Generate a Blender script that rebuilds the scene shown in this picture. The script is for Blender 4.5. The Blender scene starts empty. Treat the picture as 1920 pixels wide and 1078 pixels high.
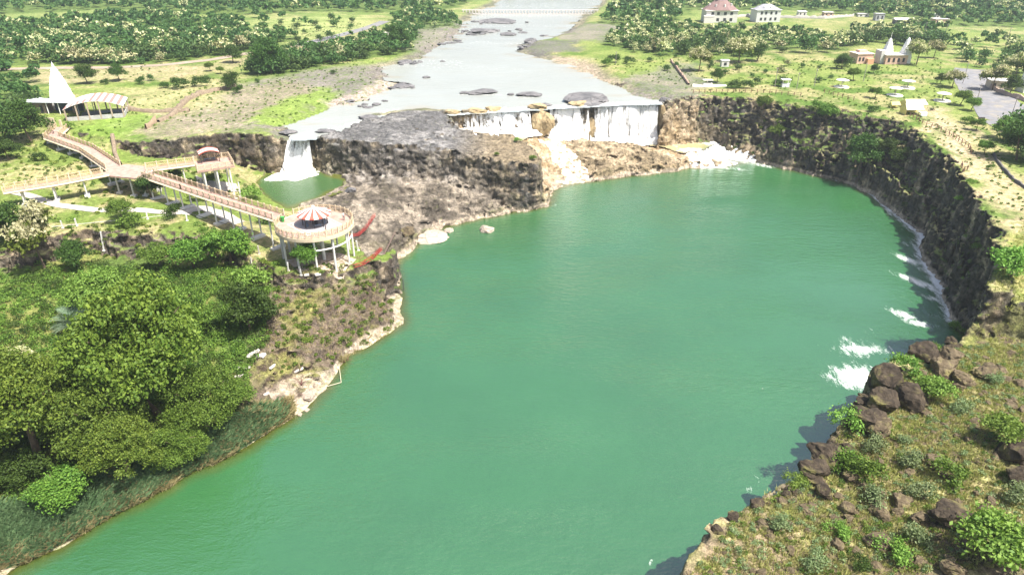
import bpy, math, random, time
import numpy as np
from mathutils import Vector, Matrix
from mathutils.bvhtree import BVHTree
T0 = time.time()
rng = np.random.default_rng(11); random.seed(11)
R = math.radians
scene = bpy.context.scene
COL = scene.collection

# ------------------------------------------------------------------ camera
FPX, PITCH, CZ = 1297.0, R(27.7), 67.0
cam_d = bpy.data.cameras.new('camera'); cam = bpy.data.objects.new('camera', cam_d); COL.objects.link(cam)
cam.location = (0, 0, CZ); cam.rotation_euler = (R(90) - PITCH, 0, 0)
cam_d.sensor_width = 36; cam_d.lens = 36 * FPX / 1920; cam_d.clip_end = 20000; cam_d.clip_start = 0.5
scene.camera = cam
EYE = Vector((0, 0, CZ))
def ray(u, v):
    x, y = u - 960, 539 - v
    return Vector((x, FPX * math.cos(PITCH) + y * math.sin(PITCH), -FPX * math.sin(PITCH) + y * math.cos(PITCH)))
def P(u, v, z=0.0):
    d = ray(u, v); t = (z - CZ) / d.z
    return (d.x * t, d.y * t)
def PL(s, z=None):
    """'u,v[,z] u,v ...' photograph points laid on the level z -> list of world xy"""
    out = []
    for q in s.split():
        q = [float(k) for k in q.split(',')]
        out.append(P(q[0], q[1], q[2] if len(q) > 2 else z))
    return np.array(out)
def CP(s):
    out = []
    for q in s.split():
        u, v, z = [float(k) for k in q.split(',')]
        out.append(P(u, v, z) + (z,))
    return np.array(out)

# ------------------------------------------------------------------ noise
def _h(i, j, k, seed):
    with np.errstate(over='ignore'):
        h = (i.astype(np.int64).astype(np.uint32) * np.uint32(374761393) + j.astype(np.int64).astype(np.uint32) * np.uint32(668265263)
             + k.astype(np.int64).astype(np.uint32) * np.uint32(2246822519) + np.uint32((seed * 3266489917) & 0xffffffff))
        h = (h ^ (h >> np.uint32(13))) * np.uint32(1274126177)
        h = (h ^ (h >> np.uint32(15))) * np.uint32(2246822519)
        h = h ^ (h >> np.uint32(16))
    return h.astype(np.float32) / np.float32(4294967296.0)
def vn(x, y, z=None, seed=0):
    """value noise 0..1"""
    if z is None: z = np.zeros_like(x)
    i, j, k = np.floor(x), np.floor(y), np.floor(z)
    fx, fy, fz = [(t * t * (3 - 2 * t)).astype(np.float32) for t in (x - i, y - j, z - k)]
    r = 0
    for a in (0, 1):
        wa = fx if a else 1 - fx
        for b in (0, 1):
            wb = wa * (fy if b else 1 - fy)
            for c in (0, 1):
                if c == 1 and not z.any(): continue
                r = r + wb * ((fz if c else 1 - fz)) * _h(i + a, j + b, k + c, seed)
    return r
def fbm(x, y, z=None, seed=0, octv=4, gain=0.5):
    r, amp, tot, f = 0, 1.0, 0, 1.0
    for o in range(octv):
        r = r + amp * vn(x * f + o * 17.3, y * f - o * 9.1, None if z is None else z * f, seed + o); tot += amp
        amp *= gain; f *= 2.03
    return r / tot
def sstep(a, b, x):
    t = np.clip((x - a) / (b - a), 0, 1); return t * t * (3 - 2 * t)
def polydist(x, y, pts, closed=True):
    n = len(pts); d = np.full(x.shape, 1e9)
    for a in range(n if closed else n - 1):
        p, q = pts[a], pts[(a + 1) % n]
        ex, ey = q[0] - p[0], q[1] - p[1]; L = ex * ex + ey * ey + 1e-9
        t = np.clip(((x - p[0]) * ex + (y - p[1]) * ey) / L, 0, 1)
        d = np.minimum(d, (x - p[0] - t * ex) ** 2 + (y - p[1] - t * ey) ** 2)
    return np.sqrt(d)
def inside(x, y, pts):
    c = np.zeros(x.shape, bool); n = len(pts)
    for a in range(n):
        p, q = pts[a], pts[(a + 1) % n]
        if p[1] == q[1]: continue
        m = ((p[1] > y) != (q[1] > y)) & (x < (q[0] - p[0]) * (y - p[1]) / (q[1] - p[1]) + p[0])
        c ^= m
    return c
def sd(x, y, pts, margin=12):
    """signed distance, positive inside; far outside = -margin"""
    r = np.full(x.shape, -float(margin)); lo, hi = pts.min(0) - margin, pts.max(0) + margin
    m = (x > lo[0]) & (x < hi[0]) & (y > lo[1]) & (y < hi[1])
    if m.any():
        xx, yy = x[m], y[m]; d = polydist(xx, yy, pts); r[m] = np.where(inside(xx, yy, pts), d, -d)
    return r
def idw(x, y, c, p=3.0):
    num = 0; den = 0
    for a in c:
        w = 1.0 / (((x - a[0]) ** 2 + (y - a[1]) ** 2 + 4.0) ** (p / 2)); num = num + w * a[2]; den = den + w
    return num / den

# ------------------------------------------------------------------ the lie of the land
RIVZ = 15.5
pRiver = PL('548,252 530,240 600,214 640,196 690,190 700,180 775,157 722,150 716,127 762,118 800,104 842,75 862,60 870,42 895,24 930,8 960,-12 1140,-12 1118,16 1085,38 1062,60 1040,70 985,84 962,97 1010,109 1045,116 1095,131 1120,150 1165,166 1182,180 1236,190 1236,196 1130,199 1040,204 1000,207 920,211 848,216 838,214 822,207 740,211 690,226 640,246 584,262 550,262', RIVZ)
pT = PL('-120,225,17 90,232,17 200,262,16.5 250,268,16.5 300,264,16.5 360,259,16.5 430,252,16.5 520,262,16 543,258,15.5 545,300,10 500,330,7 545,385,6.5 610,398,6.8 660,430,7 745,470,3 735,490,8 690,492,9 600,512,10 530,512,10 470,482,10.5 420,452,11 370,433,12 250,433,12 150,438,11 0,472,11 -140,480,11')
cT = CP('0,250,16.5 110,238,17 60,300,14.5 200,264,16 150,300,14.5 250,310,12.8 330,325,12.5 430,325,10.5 20,370,12.5 130,385,12 250,390,12 350,390,11.5 420,400,11 100,420,11.5 220,430,11.5 330,430,11.5 480,430,10.5 600,480,10 520,400,9.5 680,470,9 460,350,8.5 500,385,8 -80,300,15 -80,420,12 640,440,8 735,480,6.5 545,388,6.2 600,401,6.3 500,362,6.5 480,345,6.8 490,330,7 560,408,6.5 600,425,6.8 520,388,6.6 640,415,6.6 500,395,7.6 470,360,7.6')
pL = PL('-160,470,11 0,473,11 150,440,11 250,435,12 370,435,12 420,454,11 470,484,10.5 530,514,10 600,514,10 690,495,9.5 742,495,8 760,600,0 752,606,0 650,668,0 600,733,0 550,773,0 440,843,0 330,893,0 230,953,0 60,1043,0 -60,1110,0 -260,1100,0 -300,600,6')
cL = CP('200,495,6.5 100,510,7 350,492,7 0,560,7 450,520,7.8 520,560,7 610,545,6.5 690,525,7 732,560,4 640,620,3 560,640,4.5 480,650,5 560,720,1.6 450,740,3 300,700,4 100,700,6 0,800,5 250,850,2 100,920,2 400,820,1 530,765,.5 625,695,.5 740,600,.8 10,1000,1 330,893,.3 440,843,.3 230,953,.3 540,775,.3 -60,1080,.3 -100,700,7 -100,950,3')
pB = PL('590,322,6.5 650,310,9 760,306,9.3 850,308,9.3 920,320,8.5 985,350,5 1018,390,0 1022,388,0 900,410,0 825,428,0 800,443,0 742,490,0 735,492,3 690,485,8 660,440,7 605,400,6.6 555,388,6.5 600,370,6.5 648,348,6.5 620,326,6.8')
cB = CP('610,324,6.8 660,320,8.4 760,318,8.9 850,320,8.9 700,345,7.6 700,370,7 620,375,6.7 800,370,6.2 900,365,5.4 800,340,7.6 960,380,3 1005,386,1 650,410,6.8 720,420,5.5 800,412,2.5 870,402,1.5 700,450,5 760,450,2.5 740,478,1.5 690,480,6.5 820,425,.4 900,408,.4')
LIP = PL('836,214 850,214 920,208 1000,204 1060,201 1130,197 1236,194', RIVZ)
pC = np.concatenate([LIP, PL('1250,225,10 1300,255,5 1400,285,1.5 1440,310,0 1380,325,-1 1290,320,0 1080,345,0 1045,352,0 1022,388,0 1010,330,7 990,290,10 960,270,12 900,267,12 862,258,12 845,246,12.5')])
cC = CP('850,246,10.4 880,250,9.8 930,252,9.6 990,254,9.7 980,262,9.8 1000,272,8.6 1015,310,5 1040,275,6.3 1040,335,1 1050,350,-.8 1075,305,4 1095,338,-.6 1120,262,4.8 1060,258,6.6 1190,268,2.7 1250,272,2.75 1300,272,2.75 1275,280,2.8 1340,266,2.6 1308,288,2.4 1345,300,-.6 1390,285,.6 1400,305,-1.5')
pM = PL('584,257.5,15.7 650,265,16 740,272,16 822,277,15.5 900,289,14.5 962,301,13.7 1004,312,12.2 1012,294,13 1000,276,13 968,264,12.5 900,263,12.5 862,252,13 840,236,14 838,213,16 760,209,16 690,226,16 640,246,16')
cM = CP('600,262,15.8 650,260,16.2 740,235,16.9 790,220,16.8 832,222,16.4 840,240,14.5 760,262,16.2 820,268,15.6 870,270,13.8 930,282,13.6 985,285,13.2 690,240,16.6 1008,305,12.4')
pD = PL('1062,268,6 1100,262,6.2 1165,262,6.2 1228,274,5 1280,296,3.2 1294,314,0 1200,328,0 1104,341,0 1082,322,3')
cD = CP('1075,275,5.6 1110,270,6.3 1180,272,6 1235,290,4.4 1275,304,2.2 1150,300,4.6 1200,312,2.6 1110,322,2.4 1160,324,.9 1250,316,.8 1100,338,.4')
pS = PL('478,348 500,328 540,321 592,323 642,336 642,350 602,367 560,381 535,387 505,373', 6.5)
pPool = np.concatenate([PL('60,1043 230,953 330,893 440,843 550,773 600,733 650,668 752,606 746,560 738,492 742,486 800,441 825,427 900,407 1020,387 1040,351 1100,340 1200,327 1292,315 1345,312 1402,302 1500,321 1600,346 1640,366 1700,411 1738,440 1738,480 1778,545 1798,598', 0),
    np.array([(82, 104), (75, 96), (72, 91.5)]), PL('1800,617 1740,640 1690,664 1636,684 1596,765 1566,796 1536,842 1496,880 1456,908 1386,930 1326,966 1276,1056', 11) + np.array([(1.8, -1.4)]), np.array([(10, 30), (0, 8), (-75, 8), (-66, 45)])])
pRocky = PL('520,505 600,500 740,490 755,606 650,668 600,735 540,775 440,765 470,690 495,620 510,560', 4)
rTop = PL('1240,192 1330,185 1420,183 1500,202 1560,199 1620,217 1690,227 1740,257 1785,292 1800,322 1850,402 1875,442', 17)
rBase = np.concatenate([PL('1262,240,7', 7), PL('1330,268,1.5 1400,301,0 1500,320,0 1600,345,0 1640,365,0 1700,410,0 1738,440,0 1738,480,0 1778,545,0 1798,598,0')])
pR = np.concatenate([rTop, np.array([(87.4, 113), rBase[-1]]), rBase[::-1][1:]])
pN = np.concatenate([PL('1800,620 1740,644 1690,668 1640,690 1600,770 1570,800 1540,846 1500,885 1460,913 1390,935 1330,970 1280,1060 1262,1110', 11), np.array([(8, 30), (3, 8), (170, 8), (170, 82), (100, 88), (77, 93)])])
cN = CP('1900,650,10.2 1800,640,10.2 1700,700,11 1640,695,10.8 1900,860,13 1850,1000,13 1600,950,11 1400,1000,10.6 1300,1070,10.2 1750,900,11.8 1500,930,10.8 1560,850,10.8')
pPlat = np.array([(88.8, 116), (86.5, 108), (80, 98), (76, 92.5), (100, 86.5), (170, 80), (300, 80), (300, 120)])

pG = np.concatenate([PL('-120,225,17 90,232,17 200,262,16.5 250,268,16.5 300,264,16.5 360,259,16.5 430,252,16.5 520,261,16 543,257,15.5 582,257,15.5 700,252,15.8 800,240,15.8 840,228,15.5'), LIP, rBase, np.array([(84, 104), (60, 90), (19, 55)]), np.array([(10, 30), (0, 8), (-75, 8), (-150, 8), (-260, 120)])])
cG = np.concatenate([cT, cL, cB, cC, cD])
NX0, NX1, NY0, NY1 = -150.0, 136.0, 36.0, 262.0
def H(x, y, full=False):
    x = np.asarray(x, float); y = np.asarray(y, float); shp = x.shape; x = x.ravel(); y = y.ravel()
    dist = np.hypot(x, y)
    wx = x + 2.2 * (fbm(x * .22, y * .22, seed=31, octv=3) - .5) + 5 * sstep(250, 420, dist) * (fbm(x * .05, y * .05, seed=5, octv=3) - .5)
    wy = y + 2.2 * (fbm(x * .22 + 40, y * .22, seed=32, octv=3) - .5)
    h = 17.0 + 1.1 * (fbm(x * .02, y * .02, seed=3, octv=4) - .5) + sstep(600, 1600, dist) * 25 * (fbm(x * .0012, y * .0012, seed=4) - .35)
    h = np.where(x > 30, h + .3, h)
    w = {}
    dr = sd(wx, wy, pRiver, 14); m = sstep(-9, .6, dr); rb_ = sstep(.50, .66, fbm(x * .07, y * .16, seed=23, octv=4)) * (.25 + .75 * np.exp(-np.clip(dr, 0, 99) / 5)); h = h + (14.7 + 1.35 * rb_ * sstep(1.0, .2, sstep(1, 12, dr) * .75) - h) * m; w['river'] = m; dl = polydist(x, y, LIP, False); h = np.where(m > .5, h + .5 * sstep(5, 1, dl), h)
    near = (x > NX0 - 3) & (x < NX1 + 3) & (y > NY0 - 3) & (y < NY1 + 3)
    X, Y, hh = wx[near], wy[near], h[near]; k = {}
    def put(name, poly, val, a, b):
        nonlocal hh
        mm = sstep(a, b, sd(X, Y, poly)); hh = hh + (val - hh) * mm; k[name] = mm
    put('G', pG, idw(X, Y, cG), -.5, 1.0)
    mm = sstep(-4.6, -3.2, sd(X, Y, pPool)) * sstep(46, 41, X); hh = hh + (.3 - hh) * mm
    put('T', pT, idw(X, Y, cT), -.6, 1.2)
    ds = polydist(X, Y, pPool[:9], False); rk = sstep(-3, 2, sd(X, Y, pRocky)); k['Lr'] = rk; k['soft'] = sstep(34, 20, ds) * (1 - rk)
    put('L', pL, np.minimum(idw(X, Y, cL), .2 + (.32 + .75 * rk) * ds), -.6, 1.0)
    vb = idw(X, Y, cB) + 1.1 * (fbm(X * .12, Y * .12, seed=35, octv=3) - .5); qb = vb / 1.15; vb = np.where(vb > 1.0, 1.15 * (np.floor(qb) + sstep(.62, 1, qb - np.floor(qb))), vb)
    put('B', pB, vb, -.8, .8)
    put('C', pC, idw(X, Y, cC), -.5, .5)
    put('M', pM, idw(X, Y, cM), -1.1, .3)
    put('D', pD, idw(X, Y, cD), -2.0, 1.2)
    put('S', pS, 5.0, -1.2, 1.4)
    db = polydist(X, Y, rBase, False); dt = polydist(X, Y, rTop, False)
    t = db / (db + dt + 1e-6); tt = np.interp(t, [0, .12, .35, .6, .82, 1], [0, 2.2, 6.0, 11.0, 16.2, 17.3])
    put('R', pR, tt, -.5, .5)
    dp = sd(X, Y, pPool); mm = sstep(-.4, 1.6, dp); hh = hh + (-3.2 * sstep(0, 7, dp) - .35 - hh) * mm; k['pool'] = mm
    put('N', pN, idw(X, Y, cN), -.3, .4)
    mm = sstep(-.6, .6, sd(X, Y, pPlat)) * (1 - k['R'])
    hh = hh + (np.interp(Y, [86, 96, 120], [15.0, 15.8, 17]) - hh) * mm; k['plat'] = mm
    h[near] = hh
    if not full: return h.reshape(shp)
    for n_, v in k.items():
        a = np.zeros(x.shape); a[near] = v; w[n_] = a.reshape(shp)
    w['river'] = w['river'].reshape(shp)
    return h.reshape(shp), w

def np_mesh(name, V, F, smooth=False):
    """V (n,3), F (m,k) with k constant"""
    me = bpy.data.meshes.new(name); V = np.ascontiguousarray(V, np.float32); F = np.ascontiguousarray(F, np.int32); k = F.shape[1]
    me.vertices.add(len(V)); me.vertices.foreach_set('co', V.ravel())
    me.loops.add(F.size); me.loops.foreach_set('vertex_index', F.ravel())
    me.polygons.add(len(F)); me.polygons.foreach_set('loop_start', np.arange(0, F.size, k, dtype=np.int32)); me.polygons.foreach_set('loop_total', np.full(len(F), k, np.int32))
    if smooth: me.polygons.foreach_set('use_smooth', np.ones(len(F), bool))
    me.update(calc_edges=True); return me
def col_attr(me, name, C):
    a = me.attributes.new(name, 'FLOAT_COLOR', 'POINT'); c = np.ones((len(C), 4), np.float32); c[:, :C.shape[1]] = C
    a.data.foreach_set('color', c.ravel())
def flt_attr(me, name, v):
    a = me.attributes.new(name, 'FLOAT', 'POINT'); a.data.foreach_set('value', np.ascontiguousarray(v, np.float32))
def link(name, me, m=None, parent=None, **kw):
    o = bpy.data.objects.new(name, me); COL.objects.link(o)
    if m is not None and me is not None:
        for q in (m if isinstance(m, (list, tuple)) else [m]):
            me.materials.append(q)
    if parent is not None: o.parent = parent
    for k_, v in kw.items(): o[k_] = v
    return o
def tag(o, label=None, category=None, group=None, kind=None):
    if label: o['label'] = label
    if category: o['category'] = category
    if group: o['group'] = group
    if kind: o['kind'] = kind
    return o
def empty(name, loc, rz=0, **kw):
    o = bpy.data.objects.new(name, None); COL.objects.link(o); o.location = loc; o.rotation_euler = (0, 0, rz); o.empty_display_size = .3
    for k_, v in kw.items(): o[k_] = v
    return o

# ------------------------------------------------------------------ material helper
class NT:
    def __init__(s, name):
        s.m = bpy.data.materials.new(name); s.m.use_nodes = True; s.t = s.m.node_tree; s.t.nodes.clear()
        s.out = s.t.nodes.new('ShaderNodeOutputMaterial')
    def n(s, typ, ins=None, **kw):
        nd = s.t.nodes.new('ShaderNode' + typ)
        for k, v in kw.items(): setattr(nd, k, v)
        for k, v in (ins or {}).items():
            sk = nd.inputs[k]
            if hasattr(v, 'links') or isinstance(v, bpy.types.NodeSocket): s.t.links.new(v, sk)
            else: sk.default_value = v
        return nd
    def noise(s, vec, scale, detail=4, rough=.55):
        return s.n('TexNoise', {'Vector': vec, 'Scale': scale, 'Detail': detail, 'Roughness': rough}).outputs['Fac']
    def ramp(s, fac, *stops):
        r = s.n('ValToRGB', {'Fac': fac}); e = r.color_ramp.elements
        while len(e) < len(stops): e.new(.5)
        for q, (p, c) in zip(e, stops):
            q.position = p; q.color = (c, c, c, 1) if not hasattr(c, '__len__') else (*c[:3], 1)
        return r.outputs['Color']
    def mix(s, a, b, fac=.5, blend='MIX'):
        nd = s.n('Mix', data_type='RGBA', blend_type=blend, clamp_factor=True)
        for i, v in ((0, fac), (6, a), (7, b)):
            if isinstance(v, bpy.types.NodeSocket): s.t.links.new(v, nd.inputs[i])
            else: nd.inputs[i].default_value = v if i == 0 else ((*v, 1) if len(v) == 3 else v)
        return nd.outputs[2]
    def math(s, op, a, b=0.0, c=0.0):
        nd = s.n('Math', operation=op)
        for i, v in enumerate((a, b, c)):
            if isinstance(v, bpy.types.NodeSocket): s.t.links.new(v, nd.inputs[i])
            else: nd.inputs[i].default_value = v
        return nd.outputs[0]
    def attr(s, name, out='Color'): return s.n('Attribute', attribute_name=name).outputs[out]
    def pos(s): return s.n('NewGeometry').outputs['Position']
    def obj(s): return s.n('TexCoord').outputs['Object']
    def bump(s, h, strength=.5, dist=.1, normal=None):
        d = {'Height': h, 'Strength': strength, 'Distance': dist}
        if normal is not None: d['Normal'] = normal
        return s.n('Bump', d).outputs['Normal']
    def bsdf(s, color, rough=.9, spec=.3, normal=None, **kw):
        d = {'Base Color': color if isinstance(color, bpy.types.NodeSocket) else (*color, 1), 'Roughness': rough, 'Specular IOR Level': spec}
        if normal is not None: d['Normal'] = normal
        d.update(kw); return s.n('BsdfPrincipled', d).outputs[0]
    def done(s, sh):
        s.t.links.new(sh, s.out.inputs['Surface']); return s.m
MATS = {}
def mat(name, color, rough=.8, spec=.3, var=.25, scale=1.5, bump=.15, dirt=None):
    """painted / concrete / metal surface with procedural wear"""
    if name in MATS: return MATS[name]
    t = NT(name); p = t.obj(); a = t.noise(p, scale, 6, .6)
    f = t.ramp(a, (.25, 1 - var), (.75, 1 + var * .6)); c = t.mix(color, f, 1, 'MULTIPLY')
    if dirt:
        d = t.ramp(t.noise(p, scale * .45, 6, .7), (.5, 0), (.72, 1)); c = t.mix(c, dirt, d)
    MATS[name] = t.done(t.bsdf(c, rough, spec, t.bump(t.noise(p, scale * 8, 4), bump, .03))); return MATS[name]
# ------------------------------------------------------------------ near terrain: a volume of rock meshed with surface nets
VS = 0.38
def build_near():
    xs = np.arange(NX0, NX1 + .01, VS); ys = np.arange(NY0, NY1 + .01, VS); zs = np.arange(-4.5, 20.6, VS)
    X, Y = np.meshgrid(xs, ys, indexing='ij'); h, w = H(X, Y, True)
    gx, gy = np.gradient(h, VS); g = np.sqrt(1 + gx * gx + gy * gy)
    # rock strength: cliffs and bare rock
    steep = sstep(1.2, 2.2, g)
    for _ in range(3):
        s2 = steep.copy(); s2[1:-1, 1:-1] = np.maximum.reduce([steep[1:-1, 1:-1], .85 * steep[2:, 1:-1], .85 * steep[:-2, 1:-1], .85 * steep[1:-1, 2:], .85 * steep[1:-1, :-2]]); steep = s2
    gs = g.copy()
    for _ in range(3):
        gs[1:-1, 1:-1] = (gs[1:-1, 1:-1] + gs[2:, 1:-1] + gs[:-2, 1:-1] + gs[1:-1, 2:] + gs[1:-1, :-2]) / 5
    gs = np.minimum(gs, g * 1.6)
    bare = np.clip(.55 * w['B'] * (1 - w['M']) + .4 * w['M'] + .65 * w['D'] + .4 * w['C'] + .30 * w['N'] + .9 * w['R'], 0, 1)
    lrock = w['L'] * w['Lr'] * .7; steep = steep * (1 - .75 * w['L'] * w['soft'])
    amp = np.maximum.reduce([steep, bare, lrock, np.full(h.shape, .10)]) * (1 - .8 * w['S'])
    amp = amp * (1 - .9 * w['pool'] * sstep(.0, .35, -h / 3))
    edge = np.minimum.reduce([X - NX0, NX1 - X, Y - NY0 + 6, NY1 - Y]); amp = amp * sstep(.5, 5, edge)
    F = ((zs[None, None, :] - h[:, :, None]) / gs[:, :, None]).astype(np.float32)
    F = np.clip(F, -6, 6)
    band = np.abs(F) < 2.4
    I, J, K = np.nonzero(band); px, py, pz = xs[I], ys[J], zs[K]; A = amp[I, J]
    wx = px + 1.6 * (vn(px * .35, py * .35, pz * .35 + .01, 51) - .5); wy = py + 1.6 * (vn(px * .35, py * .35, pz * .35 + .01, 52) - .5); wz = pz + .8 * (vn(px * .2, py * .2, pz * .2 + .01, 53) - .5)
    big = A > .3
    n = np.zeros(len(px))
    n += .28 * (fbm(px * .5, py * .5, pz * .5 + .01, 61, 3) - .5) * 2
    def block(s1, sz, seed, m):
        ca_, sa_ = .82, .57; rx_ = wx[m] * ca_ + wy[m] * sa_; ry_ = wy[m] * ca_ - wx[m] * sa_; rz_ = wz[m] + .35 * rx_ * (s1 < 2)
        i = np.floor(rx_ / s1 + .5 * (np.floor(rz_ / sz) % 2)); j = np.floor(ry_ / s1 + .31 * (np.floor(rz_ / sz) % 3)); k = np.floor(rz_ / sz)
        return _h(i, j, k, seed) - .5
    n[big] += 1.3 * block(2.7, 2.1, 71, big) + .95 * block(1.25, .95, 72, big) + .5 * block(.62, .5, 73, big)
    east_ = big & (px > 55); n[east_] += 1.0 * block(1.15, 4.2, 74, east_) + .5 * block(.6, 2.2, 75, east_)
    n[big] += .9 * (fbm(px[big] * .13, py[big] * .13, pz[big] * .05 + .01, 63, 2) - .5) * 2
    F[I, J, K] += (A * n).astype(np.float32)
    hm = h.copy()
    for _ in range(5):
        h2 = hm.copy(); h2[1:-1, 1:-1] = np.maximum.reduce([hm[1:-1, 1:-1], hm[2:, 1:-1], hm[:-2, 1:-1], hm[1:-1, 2:], hm[1:-1, :-2]]); hm = h2
    cap = hm + .12 + 1.2 * (bare * .6 + .1) * (fbm(X * .55, Y * .55, seed=66, octv=3) - .35) + .9 * bare * (_h(np.floor((X * .8 + Y * .6) / 2.6), np.floor((Y * .8 - X * .6) / 1.3), np.floor(X * 0), 67) - .5)
    F = np.maximum(F, (zs[None, None, :] - cap[:, :, None]).astype(np.float32)); del h2
    S = F < 0
    c = np.zeros(tuple(d - 1 for d in F.shape), np.uint8)
    for a in (0, 1):
        for b in (0, 1):
            for d in (0, 1):
                c += S[a:F.shape[0] - 1 + a, b:F.shape[1] - 1 + b, d:F.shape[2] - 1 + d]
    act = (c > 0) & (c < 8); i, j, k = np.nonzero(act); ids = np.full(act.shape, -1, np.int32); ids[i, j, k] = np.arange(len(i))
    acc = np.zeros((len(i), 3)); cnt = np.zeros(len(i)); cor = {}
    for a in (0, 1):
        for b in (0, 1):
            for d in (0, 1): cor[a, b, d] = F[i + a, j + b, k + d]
    for (p, q) in [((0,b,d),(1,b,d)) for b in (0,1) for d in (0,1)] + [((a,0,d),(a,1,d)) for a in (0,1) for d in (0,1)] + [((a,b,0),(a,b,1)) for a in (0,1) for b in (0,1)]:
        f0, f1 = cor[p], cor[q]; m = (f0 < 0) != (f1 < 0); t = np.where(m, f0 / np.where(m, f0 - f1, 1), 0)
        for ax in range(3): acc[:, ax] += np.where(m, p[ax] + t * (q[ax] - p[ax]), 0)
        cnt += m
    V = acc / cnt[:, None] + np.stack([i, j, k], 1); V = V * VS + np.array([NX0, NY0, zs[0]])
    quads = []
    for ax in range(3):
        sl0 = [slice(None)] * 3; sl1 = [slice(None)] * 3; sl0[ax] = slice(0, -1); sl1[ax] = slice(1, None)
        a, b = S[tuple(sl0)], S[tuple(sl1)]; e = np.stack(np.nonzero(a != b), 1); o1, o2 = [q for q in range(3) if q != ax]
        ok = (e[:, o1] > 0) & (e[:, o2] > 0) & (e[:, o1] < F.shape[o1] - 1) & (e[:, o2] < F.shape[o2] - 1); e = e[ok]
        def cell(d1, d2):
            q = e.copy(); q[:, o1] += d1; q[:, o2] += d2; return ids[q[:, 0], q[:, 1], q[:, 2]]
        Q = np.stack([cell(-1, -1), cell(0, -1), cell(0, 0), cell(-1, 0)], 1)
        flip = a[e[:, 0], e[:, 1], e[:, 2]]
        if ax == 1: flip = ~flip
        Q = np.where(flip[:, None], Q, Q[:, ::-1]); quads.append(Q)
    Q = np.concatenate(quads); Q = Q[(Q >= 0).all(1)]
    # drop crumbs that hang free
    lab = np.arange(len(V)); E = np.concatenate([Q[:, [0, 1]], Q[:, [1, 2]], Q[:, [2, 3]]])
    for _ in range(60):
        l0 = lab.copy(); m = np.minimum(lab[E[:, 0]], lab[E[:, 1]]); np.minimum.at(lab, E[:, 0], m); np.minimum.at(lab, E[:, 1], m); lab = lab[lab]; lab = lab[lab]
        if (lab == l0).all(): break
    u_, c_ = np.unique(lab, return_counts=True); big_ = u_[c_.argmax()]; keep = lab == big_; re_ = np.full(len(V), -1); re_[keep] = np.arange(keep.sum()); Q = re_[Q[keep[Q[:, 0]]]]; V = V[keep]
    return V, Q
def lerp(a, b, t): return a + (b - a) * np.asarray(t)[..., None]
pFlat = PL('1270,1090 1330,975 1390,940 1440,950 1490,1000 1480,1090', 11)
C_ = lambda *a: np.array(a, float)
WOODS = ['-60,118 0,122 120,120 250,121 340,113 450,98 540,80 560,70 470,62 380,68 250,58 120,62 0,72 -60,75', '-40,75 120,62 250,58 380,68 470,60 440,40 300,30 150,35 0,50', '470,140 520,142 640,118 770,98 790,60 750,50 700,75 640,92 560,98 480,108', '740,60 860,46 850,30 780,26 740,36', '-200,262 0,262 62,215 70,140 0,130 -200,130', '1135,85 1150,60 1240,52 1330,58 1450,62 1545,70 1560,95 1440,92 1420,108 1330,104 1260,108 1180,100', '1450,100 1560,98 1600,60 1740,52 1770,60 1760,95 1720,90 1640,80 1560,100', '1130,45 1160,6 1300,-6 1960,-8 2000,55 1780,48 1620,32 1500,22 1440,20 1300,20 1250,48 1180,52', '-120,40 0,28 200,18 430,30 600,22 760,24 860,14 900,-8 500,-14 0,-12 -140,-8']
PATCH = []   # coloured ground patches: (polygon, colour, soft, strength)
def patch(s, z, col, soft=3, k=1.0): PATCH.append((PL(s, z), C_(*col), soft, k))
GREY = (.20, .175, .165); DIRT = (.33, .25, .18); PALE = (.40, .35, .27)
patch('300,245 420,170 480,150 600,130 720,120 770,150 700,185 640,195 530,235 450,240', 17, GREY, 8, .95)
patch('230,235 330,200 440,175 520,150 600,165 520,215 440,240 300,262', 17, (.27, .225, .16), 6, .8)
patch('240,175 420,150 460,165 380,185 260,200', 17, (.33, .29, .17), 6, .6)
patch('620,195 740,150 780,158 700,190 640,215', 16, (.38, .30, .26), 3, .8)
patch('740,55 880,35 880,60 840,90 790,100 740,90', 17, GREY, 6, .9)
patch('1080,45 1180,48 1150,80 1060,78', 17, GREY, 5, .85)
patch('960,80 1080,82 1090,100 990,105', 16, (.13, .12, .12), 4, .9)
patch('1170,150 1290,120 1330,165 1290,185 1190,180', 17, GREY, 5, .75)
patch('1040,108 1110,118 1150,155 1120,150 1060,128', 16, (.42, .33, .25), 3, .7)
patch('1500,60 1660,20 1640,90 1500,110', 17, (.3, .27, .12), 10, .4)
patch('1720,200 1760,205 1830,260 1880,330 1910,360 1910,420 1850,380 1800,300', 17, (.50, .38, .26), 4, .75)
patch('1860,330 1930,330 1930,440 1870,420 1840,380', 17, (.42, .34, .20), 4, .7)
patch('0,135 400,120 470,105 700,50 720,60 560,100 420,130 300,150 0,160', 17, (.42, .31, .22), 4, .55)
patch('470,215 540,185 610,165 625,180 560,225 480,228', 17, (.19, .27, .05), 3, .9)
patch('520,60 690,30 700,45 640,70 560,80 500,90', 17, (.34, .36, .15), 6, .6)
patch('455,40 640,30 640,55 470,70', 17, (.30, .34, .13), 8, .6)
patch('130,240 310,205 240,250 200,260', 17, (.17, .28, .04), 3, .7)
patch('210,170 420,150 420,200 340,210 240,205', 17, (.34, .31, .15), 6, .7)
patch('620,505 500,540 480,700 520,760 640,690 750,605', 5, (.16, .12, .085), 3, .4)
patch('470,690 560,640 700,640 640,690 540,770 460,740', 1.5, (.30, .25, .19), 2, .5)
for s_ in WOODS: patch(s_, 17, (.075, .125, .028), 4, .85)
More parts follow.
